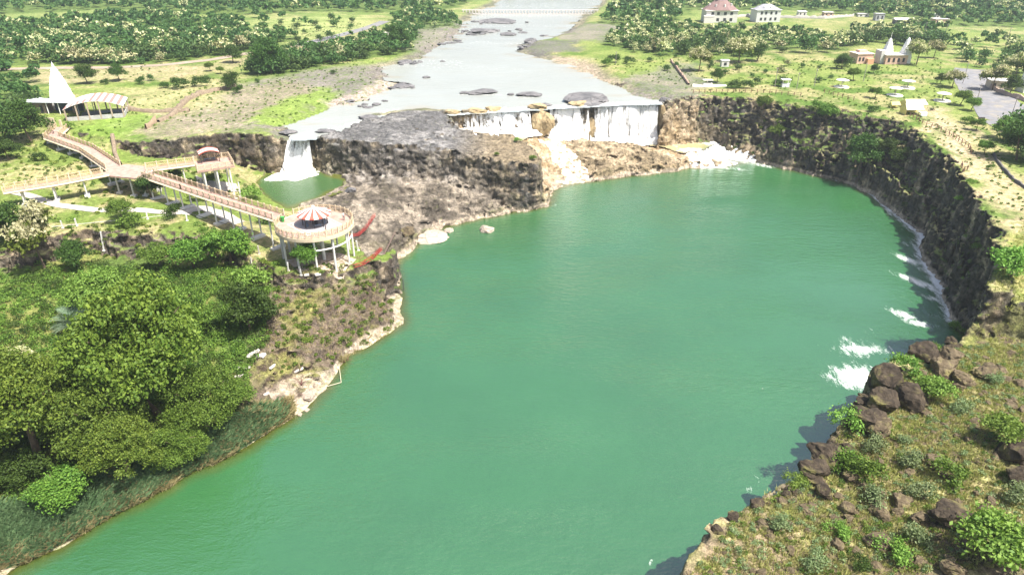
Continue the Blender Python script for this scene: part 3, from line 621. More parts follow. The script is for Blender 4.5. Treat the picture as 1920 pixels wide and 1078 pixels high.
def plant(name, kind, var, pos, s, sz, label, cat, group=None, rz=None, single=False):
    """a tree with trunk and crown, or one mesh when it has no trunk of its own to show"""
    cm, tm = PROTO[kind, var]; rz = random.uniform(0, 6.28) if rz is None else rz
    if tm is None and name.endswith('tree'):
        o = empty(name, pos, rz); o.scale = (s, s, sz); tag(o, label, cat, group); link('crown', cm, parent=o); return o
    if tm is None or single:
        o = link(name, cm); o.location = pos; o.rotation_euler = (0, 0, rz); o.scale = (s, s, sz); tag(o, label, cat, group); return o
    o = empty(name, pos, rz); o.scale = (s, s, sz); tag(o, label, cat, group)
    link('trunk', tm, parent=o); link('crown', cm, parent=o); return o
def ptree(u, v, kind, rpx, label, hf=1.0, name=None, cat='tree', var=None, group=None, single=False):
    """tree whose foot stands at photo pixel u,v and whose crown is 2*rpx wide there"""
    g = G(u, v); R0 = {'broadleaf': 5, 'broadgreen': 5, 'dense': 3, 'green': 3, 'flowering': 3, 'feathery': 4.5, 'youngtree': 2.4, 'far': 3, 'farcream': 3}.get(kind, 1.0)
    s = rpx / ppm(g) / R0; nv = len([1 for k_ in PROTO if k_[0] == kind]); var = random.randrange(nv) if var is None else var % nv
    return plant(name or ('shrub' if R0 == 1 else 'tree'), kind, var, (g.x, g.y, g.z - .05), s, s * hf, label, cat, group, single=single)
# --- left near wood
ptree(300, 785, 'broadleaf', 134, 'largest olive green broadleaf tree above the left shore, its crown the widest of all', 1.25, 'broadleaf_tree', var=0)
ptree(205, 850, 'broadgreen', 100, 'fresh green broadleaf tree in front of the widest crown, overhanging the dark bank', 1.05, 'broadleaf_tree', var=1)
ptree(75, 860, 'broadleaf', 116, 'olive broadleaf tree at the left photo edge below the cream flowering tree', 1.1, 'broadleaf_tree', var=2)
ptree(392, 808, 'broadgreen', 80, 'smaller fresh green broadleaf tree beside the white rubble, right of the widest crown', 1.1, 'broadleaf_tree', var=1)
ptree(330, 650, 'broadgreen', 85, 'green broadleaf tree behind the widest crown, on the upper slope', 1.0, 'broadleaf_tree', var=2)
ptree(20, 760, 'broadleaf', 60, 'broadleaf tree cut by the left photo edge under the cream blossom', 1.1, 'broadleaf_tree', var=0)
ptree(118, 950, 'green', 56, 'low yellow-green tree standing among the reeds at lower left', .8, 'bush_tree')
ptree(28, 722, 'flowering', 44, 'cream flowering tree at the left edge, beside the blue-green palm', .9, 'flowering_tree')
ptree(182, 582, 'feathery', 58, 'round feathery light green tree below the brown cliff', .95, 'feathery_tree')
ptree(470, 622, 'dense', 50, 'dark green tree at the left edge of the brown rock bank', 1.1, 'dark_tree')
ptree(85, 505, 'flowering', 44, 'tall pale flowering tree in front of the left brown cliff', 1.35, 'flowering_tree')
ptree(148, 505, 'dense', 32, 'small dark tree between the tall pale tree and the brown cliff', 1.0, 'dark_tree')
ptree(435, 500, 'green', 48, 'bright green tree under the footbridge to the round platform', .95, 'green_tree')
ptree(365, 505, 'green', 42, 'green tree right of the brown cliff, left of the brighter one', .9, 'green_tree')
ptree(300, 505, 'green', 36, 'green tree under the right end of the brown cliff', .8, 'green_tree')
ptree(470, 540, 'bright', 34, 'bright green bush beside the two grey concrete posts', 1.1, cat='shrub')
ptree(575, 505, 'green', 27, 'round leafy tree in front of the pillars of the round platform', 1.2, 'green_tree')
ptree(22, 460, 'dense', 50, 'dark leafy tree at the left edge beside the start of the concrete path', .9, 'dark_tree')
ptree(60, 268, 'dense', 42, 'dark spreading tree in front of the white temple hall', 1.0, 'dark_tree')
ptree(18, 300, 'dense', 26, 'dark tree at the left edge below the temple', .8, 'dark_tree')
ptree(74, 302, 'darkbush', 14, 'dark bush on the grass slope below the temple tree', cat='shrub')
ptree(285, 372, 'dense', 27, 'dark round tree under the junction of the footbridges', .95, 'dark_tree')
ptree(325, 410, 'darkbush', 17, 'dark bush by the concrete path, in front of the footbridge pillars', 1.3, cat='shrub')
ptree(230, 415, 'green', 25, 'small tiered green tree beside the pale concrete path', 1.0, 'green_tree')
ptree(250, 425, 'shrub', 22, 'leafy shrub leaning over the broken rail below the path', cat='shrub')
ptree(325, 340, 'darkbush', 20, 'dark bush under the footbridge to the small square lookout', cat='shrub')
ptree(370, 378, 'shrub', 20, 'green shrub behind the tall pillars of the main footbridge', cat='shrub')
ptree(400, 345, 'shrub', 18, 'shrub in front of the small square lookout', cat='shrub')
ptree(470, 372, 'bright', 20, 'bright shrub left of the green plunge pool', cat='shrub')
ptree(500, 418, 'darkbush', 20, 'dark shrub under the footbridge next to the round platform', cat='shrub')
ptree(132, 243, 'bright', 9, 'small bright bush at the upper end of the footbridge', 1.5, cat='shrub')
ptree(205, 306, 'shrub', 9, 'small shrub beside the upper footbridge bend', cat='shrub')
for i, (u, v, k_, r_, lb) in enumerate([(225, 152, 'dense', 17, 'dark round tree right of the white spire'), (265, 158, 'darkbush', 11, 'small bush to the right of the dark round tree by the spire'), (165, 158, 'dense', 20, 'dark tree close behind the right side of the white spire'), (198, 158, 'darkbush', 9, 'low bush between two trees behind the striped roof'),
        (308, 166, 'darkbush', 10, 'leftmost of three dark bushes beside the rubble wall'), (338, 166, 'darkbush', 17, 'middle and widest of three dark bushes beside the rubble wall'), (376, 162, 'darkbush', 15, 'rightmost of three dark bushes beside the rubble wall'), (436, 168, 'dense', 18, 'dark tree at the upper end of the rubble wall'), (447, 175, 'darkbush', 12, 'bush at the foot of the tree at the upper end of the rubble wall'),
        (395, 134, 'green', 10, 'small tree alone in the meadow below the dirt road'), (413, 139, 'green', 8, 'smaller tree alone in the meadow, beside its larger neighbour'), (509, 138, 'dense', 34, 'large dark tree at the left end of the riverside wood'), (745, 92, 'dense', 24, 'round tree at the right end of the riverside wood, by the pale hut'),
        (437, 118, 'dense', 18, 'dark tree beside the bend of the dirt road')]):
    ptree(u, v, k_, r_, lb, 1.0, 'shrub' if 'bush' in k_ else 'tree', 'shrub' if 'bush' in k_ else 'tree')
# --- right side
RT = [(1432, 208, 'green', 17, 'green tree hanging over the cliff edge right of the main fall'), (1455, 250, 'shrub', 14, 'leafy shrub growing from the middle of the far cliff face'), (1550, 232, 'green', 22, 'tree on the cliff edge above the grey ledges'), (1530, 205, 'shrub', 14, 'shrub on the cliff rim left of the tree above the grey ledges'),
      (1610, 318, 'dense', 36, 'dark tree growing at the foot of the east cliff'), (1660, 300, 'dense', 22, 'dark tree on the cliff face right of the larger one at the foot'), (1690, 302, 'darkbush', 20, 'dark bush low on the cliff face'), (1640, 185, 'green', 13, 'green tree by the fence left of the yellow tents'), (1637, 210, 'darkbush', 11, 'dark bush at the cliff rim behind the yellow tents'),
      (1600, 152, 'green', 14, 'slim pale green tree on the lawn below the pink temple'), (1637, 138, 'dense', 9, 'small round tree on the lawn in front of the pink house'), (1578, 130, 'dense', 16, 'dark tree in front of the left side of the pink house'), (1585, 125, 'darkbush', 15, 'dark bush under the pink house'), (1460, 162, 'darkbush', 11, 'dark bush beside the small white kiosk'),
      (1718, 122, 'flowering', 22, 'cream flowering tree right of the white temple spires'), (1750, 110, 'flowering', 16, 'flowering tree behind the cream one beside the temple'), (1785, 165, 'flowering', 17, 'flowering tree left of the road bend'), (1762, 158, 'dense', 11, 'round dark tree left of the road bend'), (1800, 198, 'green', 17, 'green tree at the road side by the last mushroom shelter'), (1820, 208, 'green', 15, 'second green tree along the road side'),
      (1830, 245, 'green', 14, 'small tree in the dirt yard near the road'), (1815, 232, 'shrub', 12, 'shrub at the edge of the dirt yard'), (1845, 290, 'green', 16, 'thin light tree inside the fence by the dark low kerb'), (1857, 318, 'shrub', 8, 'small round shrub on the dry lawn'), (1905, 300, 'dense', 42, 'dark leafy tree at the right edge behind the dark kerb'), (1880, 262, 'green', 25, 'green tree at the right edge below the road'),
      (1860, 170, 'flowering', 22, 'cream topped tree beside the cream gate house'), (1892, 178, 'dense', 20, 'dark tree at the right edge in front of the gate house'), (1905, 140, 'flowering', 20, 'flowering tree at the right edge above the gate house'), (1822, 345, 'bright', 9, 'tiny bright tree on the bare cliff top'), (1800, 377, 'bright', 9, 'small bright shrub at the cliff rim'),
      (1895, 520, 'youngtree', 40, 'leafy tree at the right edge on the grass ledge above the cliff'), (1830, 470, 'shrub', 12, 'small shrub clinging to the dark cliff under the ledge'), (1745, 555, 'darkbush', 9, 'small bush at the dark waterline'), (1795, 620, 'bright', 16, 'bright bush at the foot of the dark cliff'),
      (1745, 752, 'youngtree', 34, 'bright rounded young tree beside the tall dark boulders'), (1690, 700, 'shrub', 30, 'shrub on the rim behind the tallest boulder'), (1590, 800, 'bright', 32, 'bright green shrub at the rim above the green water'), (1590, 880, 'shrub', 30, 'large green shrub below the boulder group at the rim'), (1640, 840, 'sage', 26, 'grey-green shrub between two dark boulders'), (1620, 900, 'shrub', 36, 'long green shrub band on the bench'),
      (1705, 870, 'sage', 30, 'grey-green shrub in the middle of the bench'), (1770, 900, 'shrub', 34, 'green shrub in front of a dark hollow on the bench'), (1730, 930, 'sage', 28, 'pale grey-green shrub left of the dark hollow'), (1870, 830, 'youngtree', 40, 'leafy young tree at the right edge above the dark rock gap'), (1855, 1050, 'youngtree', 66, 'large bright leafy tree with a pale trunk at lower right'), (1460, 985, 'sage', 26, 'round grey-green shrub on the flat rock by the bank tip'),
      (1490, 910, 'bright', 22, 'bright shrub on the rim beside the sparkling water'), (1640, 945, 'sage', 30, 'grey-green shrub on the lower bench slope'), (1675, 1040, 'bright', 30, 'bright green shrub near the bottom of the photo'), (1570, 1000, 'bright', 22, 'bright bush among pale stones on the lower bench'), (1710, 1010, 'sage', 30, 'sage shrub left of the lower bright tree'), (1530, 1060, 'sage', 28, 'sage shrub at the bottom of the photo'),
      (1610, 1060, 'darkbush', 20, 'dark bush at the bottom of the photo among pale stones'), (1800, 770, 'sage', 24, 'sage shrub on the upper bench right of the bright rounded tree'), (1860, 720, 'sage', 20, 'sage shrub on the mossy upper bench'), (1690, 830, 'sage', 16, 'small sage shrub behind the boulder group'), (1900, 935, 'sage', 34, 'sage shrub at the right edge above the bright tree'), (1750, 660, 'shrub', 16, 'low shrub on the mossy slope near the cliff foot'),
      (970, 266, 'bright', 7, 'small plant on top of the dark ridge'), (1000, 300, 'shrub', 8, 'bush on the end face of the dark ridge'), (932, 292, 'shrub', 6, 'tiny bush on the ridge front'), (1150, 118, 'darkbush', 13, 'left round bush on the green river bank'), (1180, 120, 'darkbush', 11, 'right round bush on the green river bank'), (1138, 125, 'shrub', 11, 'lowest round bush on the green river bank'),
      (1375, 165, 'darkbush', 13, 'left bush behind the rim fence near the main fall'), (1398, 166, 'darkbush', 13, 'right bush behind the rim fence near the main fall'), (1310, 135, 'flowering', 22, 'cream flowering tree beside the small white hut'), (1345, 155, 'dense', 14, 'dark tree in front of the small white hut'), (1420, 115, 'dense', 18, 'dark tree right of the small white hut'), (1385, 118, 'flowering', 24, 'flowering tree behind the small white hut')]
for u, v, k_, r_, lb in RT:
    big = k_ in ('green', 'dense', 'flowering', 'youngtree')
    ptree(u, v, k_, r_, lb, 1.0, {'flowering': 'flowering_tree', 'youngtree': 'young_tree'}.get(k_, 'tree') if big else 'shrub', 'tree' if big else 'shrub')
ptree(245, 900, 'broadleaf', 76, 'broadleaf tree lowest on the left bank, above the reeds', 1.0, 'broadleaf_tree', var=2)
ptree(150, 790, 'broadleaf', 80, 'olive broadleaf tree between the widest crown and the cream flowering tree', 1.0, 'broadleaf_tree', var=0)
ptree(340, 868, 'broadgreen', 64, 'broadleaf tree on the left bank nearest the reeds, right of the lowest one', 1.0, 'broadleaf_tree', var=0)
ptree(455, 760, 'green', 32, 'small green tree at the right end of the left wood by the sand', .9, 'green_tree')
ptree(48, 905, 'dense', 44, 'dark leafy tree in the shade at the left edge, above the reeds', .8, 'dark_tree')
# palm
g = G(147, 618); pal = empty('palm', (g.x, g.y, g.z)); tag(pal, 'short blue-green palm with stiff fronds among the undergrowth', 'palm'); s_ = 46 / ppm(g)
m = MB(); m.tube([(0, 0, -.5), (.05, 0, s_ * .35)], [.28, .2], 8); m.build('trunk', BARK, pal)
def frond_mesh(L, r):
    Vs, Fs, T = [], [], []
    for k in range(40):
        t = k / 39; x = L * t * (1 - .12 * t); z = L * (.62 * t - .55 * t * t); w = L * .26 * math.sin(math.pi * min(1, .12 + t * .88)) + .05
        for sg in (-1, 1):
            o = len(Vs); Vs += [(x, 0, z), (x + L * .016, 0, z + .01), (x + L * .075 + w * .5, sg * w * .9, z + .30 * w), (x + L * .07 + w * .5, sg * w * .9, z + .28 * w)]; Fs.append((o, o + 1, o + 2, o + 3)); T += [r.random()] * 4
    return np_mesh('frond', np.array(Vs), np.array(Fs)), np.array(T)
fm, T = frond_mesh(s_, random); flt_attr(fm, 'Tint', T); fm.materials.append(L_PALM)
for k in range(26):
    f = link('frond', fm, parent=pal); f.location = (0, 0, s_ * .33); f.rotation_euler = (random.uniform(-.2, .2), random.uniform(-.9, .35), k * 2.4)
# --- woods: counted trees nearest, the rest one mass
def sample_poly(s, n, z=17, r=rng):
    pl = PL(s, z); lo, hi = pl.min(0), pl.max(0); out = []
    while len(out) < n:
        q = r.uniform(lo, hi, (4 * n, 2)); k = inside(q[:, 0], q[:, 1], pl); out += q[k].tolist()
    return out[:n]
def thin(pts, dmin):
    keep = []; grid = {}
    for p in pts:
        c = (int(p[0] // dmin), int(p[1] // dmin)); ok = True
        for a in (-1, 0, 1):
            for b in (-1, 0, 1):
                for q in grid.get((c[0] + a, c[1] + b), ()):
                    if (q[0] - p[0]) ** 2 + (q[1] - p[1]) ** 2 < dmin * dmin: ok = False
        if ok: keep.append(p); grid.setdefault(c, []).append(p)
    return keep
MASS = []
def wood(s, n, dmin, quota, label, group, cream=.3, size=(.5, 1.3), kinds=('far', 'farcream')):
    pts = thin(sample_poly(s, n), dmin); pts.sort(key=lambda p: math.hypot(*p))
    for i, p in enumerate(pts):
        if polydist(np.array([p[0]]), np.array([p[1]]), pRiver)[0] < 2 or inside(np.array([p[0]]), np.array([p[1]]), pRiver)[0]: continue
        sc = random.uniform(*size); k_ = 'farcream' if random.random() < cream else 'far'
        if i < quota:
            o = plant('wood_tree', k_, random.randrange(4 if k_ == 'far' else 3), (p[0], p[1], drop(*p) - .1), sc, sc * random.uniform(.85, 1.15), label + (' with a cream flowering top' if k_ == 'farcream' else ' with a plain green crown'), 'tree', group + (', cream topped' if k_ == 'farcream' else ', plain green'))
        else: MASS.append((p[0], p[1], sc, k_))
wood('-60,118 0,122 120,120 250,121 340,113 450,98 540,80 560,70 470,62 380,68 250,58 120,62 0,72 -60,75', 1500, 3.3, 66, 'tree in the long wood above the dirt road', 'trees of the wood above the dirt road', .36)
wood('-40,75 120,62 250,58 380,68 470,60 440,40 300,30 150,35 0,50', 1100, 4.2, 0, '', '', .1)
wood('470,140 520,142 640,118 770,98 790,60 750,50 700,75 640,92 560,98 480,108', 420, 3.4, 44, 'tree in the wood between road and river', 'trees of the riverside wood', .12)
wood('740,60 860,46 850,30 780,26 740,36', 160, 4, 0, '', '', .1)
wood('-200,262 0,262 62,215 70,140 0,130 -200,130', 300, 3.6, 36, 'leafy tree in the grove left of the white temple', 'trees of the temple grove', .02, kinds=('far',))
wood('1135,85 1150,60 1240,52 1330,58 1450,62 1545,70 1560,95 1440,92 1420,108 1330,104 1260,108 1180,100', 700, 3.6, 60, 'tree in the wood below the two villas', 'trees of the wood below the villas', .5)
wood('1450,100 1560,98 1600,60 1740,52 1770,60 1760,95 1720,90 1640,80 1560,100', 260, 4.2, 34, 'tree in the grove behind the pink temple', 'trees of the grove behind the temple', .3)
wood('1770,120 1790,80 1920,70 1990,80 1990,170 1930,150 1850,140', 70, 5.0, 16, 'tree beyond the road at the right edge', 'trees beyond the road', .45)
wood('1900,215 1990,215 1990,330 1930,320 1900,280', 40, 4.5, 10, 'tree at the right edge beside the lower lawn', 'trees at the right edge', .1)
wood('1130,45 1160,6 1300,-6 1960,-8 2000,55 1780,48 1620,32 1500,22 1440,20 1300,20 1250,48 1180,52', 2000, 5.4, 0, '', '', .3, (.8, 1.5))
wood('-120,40 0,28 200,18 430,30 600,22 760,24 860,14 900,-8 500,-14 0,-12 -140,-8', 1800, 6.2, 0, '', '', .06, (.8, 1.5))
wood('0,60 300,26 600,40 700,30 640,50 480,48 300,45', 40, 9, 0, '', '', .1)
wood('-900,-10 -300,-14 500,-18 900,-14 1200,-14 2000,-14 2900,-10 2400,-40 -600,-40', 1500, 11, 0, '', '', .12, (1.2, 2.2))
wood('-700,180 -60,170 -60,40 -200,20 -800,60', 500, 7, 0, '', '', .15); wood('1990,300 2500,300 2600,60 2000,40', 350, 7, 0, '', '', .3)
wood('240,150 420,150 560,150 700,120 640,140 420,175', 16, 9, 16, 'small tree on the open ground beside the rocky river bank', 'small trees by the rocky bank', 0, (.3, .5))
wood('1150,140 1240,105 1330,120 1560,120 1580,150 1500,172 1330,172 1280,150', 30, 6, 30, 'low round bush scattered over the right river meadow', 'bushes of the river meadow', .05, (.25, .5))
wood('455,60 520,45 680,36 700,50 560,95 470,100', 26, 8, 26, 'lone tree in the field beside the grey road', 'lone trees in the field', .05, (.35, .8))
def mass(name, items, mi):
    Vs, Fs, Ts, Ms, off = [], [], [], [], 0
    for (x, y, s, k_) in items:
        d = math.hypot(x, y); n = 170 if d < 420 else (90 if d < 800 else 50); sz = .80 if d < 420 else (1.15 if d < 800 else 1.7)
        bl = blob_crown(3 * s, 5 * s, 6, rng, .8, .1); c, dn, _ = crown_points(n, bl); q, f, t = leaves_np(c, dn, sz * s, np.clip(rng.beta(2, 2.4, n) + random.uniform(-.25, .25), 0, 1))
        q = q + np.array([x, y, drop(x, y)]); cr = ((dn[:, 2] > .2) & (rng.random(n) < .7)) if k_ == 'farcream' else np.zeros(n, bool)
        Vs.append(q); Fs.append(f + off); off += len(q); Ts.append(t); Ms.append(cr)
    me = np_mesh(name, np.concatenate(Vs), np.concatenate(Fs)); flt_attr(me, 'Tint', np.concatenate(Ts)); me.materials.append(L_FAR); me.materials.append(L_CREAM); me.polygons.foreach_set('material_index', np.concatenate(Ms).astype(np.int32))
    return tag(link(name, me), 'far green woodland stretching across the plain to the top of the photo', 'woodland', kind='stuff')
mass('woodland', MASS, None); print('woods', len(MASS), round(time.time() - T0, 1))
# --- undergrowth, grass, reeds (uncountable)
def scatter_px(s, n, z):
    return [p for p in sample_poly(s, n, z)]
def bushmass(name, areas, label, mats, size=.22, per=46):
    Vs, Fs, Ts, off = [], [], [], 0
    for s, n, z, r0, r1 in areas:
        for (x, y) in scatter_px(s, n, z):
            zz = drop(x, y)
            if zz < .25: continue
            r_ = random.uniform(r0, r1); m_ = int(per * (.5 + r_)); bl = [(random.uniform(-.4, .4) * r_, random.uniform(-.4, .4) * r_, r_ * .35, r_ * .7, r_ * .7, r_ * .55) for _ in range(3)]
            c, dn, _ = crown_points(m_, bl); q, f, t = leaves_np(c, dn, size, np.clip(rng.beta(2, 2.4, m_) + random.uniform(-.3, .3), 0, 1)); Vs.append(q + np.array([x, y, zz])); Fs.append(f + off); off += len(q); Ts.append(t)
    me = np_mesh(name, np.concatenate(Vs), np.concatenate(Fs)); flt_attr(me, 'Tint', np.concatenate(Ts)); me.materials.append(mats)
    return tag(link(name, me), label, 'undergrowth', kind='stuff')
bushmass('undergrowth', [('-60,640 0,560 120,500 300,505 430,520 500,530 500,620 440,700 380,760 200,700 0,720', 1100, 6.5, .5, 1.4), ('250,520 420,500 480,560 420,640 300,600', 120, 6.5, .6, 1.5), ('-60,760 100,800 300,860 420,800 330,880 230,930 60,1000 -60,1020', 260, 2.5, .4, 1.2), ('-60,440 150,430 160,500 60,540 -60,540', 90, 9, .6, 1.3), ('360,440 430,450 520,500 520,540 420,520 360,490', 90, 9, .6, 1.2)], 'dense green undergrowth covering the lower left slope', L_MID)
bushmass('dark_undergrowth', [('-60,640 0,540 120,490 300,505 430,520 500,530 500,620 440,720 380,800 200,760 0,760', 520, 6.5, .5, 1.6), ('-60,860 100,830 300,880 420,800 520,745 500,780 330,890 230,940 60,1010 -60,1040', 240, 1.5, .4, 1.1)], 'dark leafy undergrowth in the hollows of the lower left slope', L_DARK)
bushmass('bright_undergrowth', [('240,600 130,540 230,530 420,540 480,640 440,700', 160, 6.5, .5, 1.1), ('0,520 100,510 140,540 0,600', 60, 7, .5, 1.0)], 'bright yellow-green creepers between the left trees', L_LIGHT)
bushmass('terrace_undergrowth', [('-40,260 90,250 200,290 120,330 0,340', 110, 15, .3, .8), ('60,350 200,335 300,350 280,400 100,400', 50, 12, .3, .7), ('100,425 300,420 370,425 250,440 100,440', 60, 11.5, .3, .8), ('380,420 470,470 560,500 480,500 400,450', 40, 10.5, .4, .9), ('260,290 420,300 500,330 450,350 300,330', 40, 12, .3, .8)], 'low weeds and bushes on the slope around the footbridges', L_OLIVE)
bushmass('rim_creepers', [('1400,186 1430,186 1510,204 1560,202 1630,222 1700,232 1690,240 1600,228 1500,212 1400,190', 60, 17, .4, .9), ('1450,215 1560,215 1700,260 1690,290 1560,270 1460,240', 40, 12, .4, .9), ('520,545 640,520 735,520 735,575 640,610 540,640', 150, 6, .3, .9), ('500,640 600,610 720,590 640,660 520,700', 60, 3, .25, .6)], 'green creepers hanging on the cliff rims', L_MID)
bushmass('bench_herbs', [('1290,1075 1400,945 1500,890 1600,790 1700,700 1800,640 1920,640 1990,800 1990,1090', 620, 11, .2, .6)], 'low grey-green herbs spread over the right rocky bench', L_GREY, .12, 70)
bushmass('bench_weeds', [('1290,1075 1400,945 1500,890 1600,790 1700,700 1800,640 1920,640 1990,800 1990,1090', 340, 11, .2, .6), ('1500,1075 1600,960 1750,940 1850,1075', 60, 11, .25, .6)], 'small green weeds between the rocks of the right bench', L_MID, .11, 80)
bushmass('meadow_scrub', [('130,240 240,190 420,140 700,110 780,130 700,180 560,225 430,245', 420, 17, .2, .65), ('0,150 250,150 450,110 560,90 720,50 640,40 450,60 450,100 200,130', 160, 17, .3, .8), ('1100,110 1250,110 1500,110 1760,110 1800,200 1650,215 1560,195 1330,180 1200,150', 700, 17, .2, .6), ('1700,215 1900,250 1990,420 1870,440 1800,300', 200, 17, .15, .5), ('740,60 880,38 850,80 780,110', 60, 17, .3, .8), ('40,245 200,262 280,330 100,345 0,330', 160, 14.5, .2, .6)], 'small scrub dotted over the meadows', L_MID, .24, 26)
bushmass('cliff_scrub', [('1480,250 1600,285 1700,300 1760,400 1700,380 1600,320 1500,290', 46, 8, .5, 1.3), ('1330,200 1480,215 1500,250 1400,250', 24, 13, .4, 1.0)], 'scrub rooted in the ledges of the east cliff', L_DARK, .2, 80)
def tufts(name, areas, label, m, h0, h1, blades=7, lean=.5, cat='grass', w=.05):
    pts = []
    for s, n, z in areas: pts += scatter_px(s, n, z)
    B = []
    for (x, y) in pts:
        zz = drop(x, y)
        if zz < -.2: continue
        B.append((x, y, max(zz, 0)))
    B = np.repeat(np.array(B), blades, 0); n = len(B); a = rng.uniform(0, 6.283, n); hgt = rng.uniform(h0, h1, n); ln = rng.uniform(.1, lean, n) * hgt
    base = B + np.stack([rng.normal(0, .12, n), rng.normal(0, .12, n), np.zeros(n)], 1); dx = np.stack([np.cos(a), np.sin(a), np.zeros(n)], 1); sx = np.stack([-np.sin(a), np.cos(a), np.zeros(n)], 1) * (w * hgt / h1)[:, None]
    up = np.array([0, 0, 1.0]); V_ = np.stack([base - sx, base + sx, base + dx * ln[:, None] * .5 + up * hgt[:, None] * .65 + sx * .7, base + dx * ln[:, None] * 1.2 + up * hgt[:, None] + sx * .05], 1).reshape(-1, 3)
    me = np_mesh(name, V_, np.arange(4 * n).reshape(n, 4)); flt_attr(me, 'Tint', np.repeat(rng.beta(2, 2, n), 4)); me.materials.append(m); return tag(link(name, me), label, cat, kind='stuff')
tufts('reeds', [('-60,1090 60,1046 230,956 330,896 440,846 540,782 525,764 420,812 320,860 200,910 60,960 -60,975', 4600, .4)], 'blue-green reeds leaning along the left shore', L_REED, .7, 1.7, 8, .9, 'reeds', .045)
tufts('dry_reeds', [('430,850 550,778 548,755 470,785 400,835', 1500, .4), ('-60,1090 60,1046 230,956 440,846 425,838 220,940 50,1025 -60,1060', 2200, .4), ('200,950 250,945 250,895 215,880 190,920', 500, .6), ('340,830 400,800 390,785 345,810', 300, .8), ('-40,1075 60,1046 40,1030 -60,1060', 300, .4), ('640,690 690,665 690,650 640,670', 200, .3)], 'straw coloured dry reeds along the waterline', L_TAN, .5, 1.3, 8, 1.0, 'reeds', .045)
tufts('grass', [('1290,1075 1400,945 1500,890 1600,790 1700,700 1800,640 1920,640 1990,800 1990,1090', 9000, 11), ('1840,560 1920,420 1960,420 1960,600 1860,600', 900, 16)], 'yellow-green grass tufts on the right rocky bench', L_GRASS, .12, .42, 9, .9)
tufts('dry_grass', [('1290,1075 1400,945 1500,890 1600,790 1700,700 1800,640 1920,640 1990,800 1990,1090', 4500, 11), ('500,700 640,640 740,590 700,520 560,520 500,600', 1500, 4)], 'dry straw grass tufts between the rocks', L_TAN, .12, .38, 8, 1.0)
print('veg', round(time.time() - T0, 1))
# ------------------------------------------------------------------ boulders
import bmesh
def rock_mat(name, ca, cb, moss=None):
    t = NT(name); p = t.obj(); a = t.noise(p, 1.4, 7, .65); c = t.mix(ca, cb, t.ramp(a, (.35, 0), (.65, 1)))
    v = t.n('TexVoronoi', {'Vector': p, 'Scale': 1.3}, feature='DISTANCE_TO_EDGE').outputs['Distance']; c = t.mix(c, t.ramp(v, (0, .5), (.05, 1)), .8, 'MULTIPLY')
    if moss: c = t.mix(c, moss, t.ramp(t.noise(p, .8, 5, .7), (.52, 0), (.66, .8)))
    return t.done(t.bsdf(c, .92, .2, t.bump(t.math('ADD', a, t.math('MULTIPLY', t.noise(p, 9, 4), .3)), .8, .25)))
RK_BROWN = rock_mat('brown_boulder', (.080, .060, .036), (.18, .142, .09), (.24, .22, .08))
RK_DARK = rock_mat('dark_boulder', (.032, .025, .018), (.092, .070, .048), (.16, .15, .05))
RK_PALE = rock_mat('pale_boulder', (.34, .28, .225), (.46, .39, .32))
RK_GREY = rock_mat('grey_boulder', (.10, .10, .105), (.21, .20, .20))
def rock_mesh(seed, ncut=11, sub=4):
    r = np.random.default_rng(seed); bm = bmesh.new(); bmesh.ops.create_icosphere(bm, subdivisions=sub, radius=1.25)
    co = np.array([v.co for v in bm.verts]); N = r.normal(0, 1, (ncut, 3)); N /= np.linalg.norm(N, axis=1)[:, None]; D = r.uniform(.62, .95, ncut)
    for n_, d_ in zip(N, D):
        q = co @ n_ - d_; co = co - np.where(q > 0, q, 0)[:, None] * n_ * .93
    co += (.20 * (fbm(co[:, 0] * 2.6 + seed, co[:, 1] * 2.6, co[:, 2] * 2.6 + .01, 5, 4) - .5) * 2 + .10 * (_h(np.floor(co[:, 0] * 2.1 + .3 * co[:, 2]), np.floor(co[:, 1] * 2.1), np.floor(co[:, 2] * 2.6 + .4 * co[:, 0]), seed) - .5))[:, None] * co
    for v, c in zip(bm.verts, co): v.co = c
    me = bpy.data.meshes.new('boulder'); bm.to_mesh(me); bm.free(); return me
ROCKS = {}
def boulder(u, v, wpx, hpx, label, m, seed=None, group=None, name='boulder', sink=.25, rz=None, dy=1.0, z=None):
    seed = random.randrange(8) if seed is None else seed; key = (seed, m.name)
    if key not in ROCKS: ROCKS[key] = rock_mesh(seed); ROCKS[key].materials.append(m)
    if z is None: g = G(u, v)
    else: g = Vector((*P(u, v, z), z))
    k = ppm(g); w_, h_ = wpx / k, hpx / k; o = link(name, ROCKS[key]); o.location = (g.x, g.y, g.z + h_ * (.5 - sink)); o.scale = (w_ / 2, w_ / 2 * dy, h_ / 2); o.rotation_euler = (0, 0, random.uniform(0, 6.28) if rz is None else rz)
    return tag(o, label, 'boulder', group)
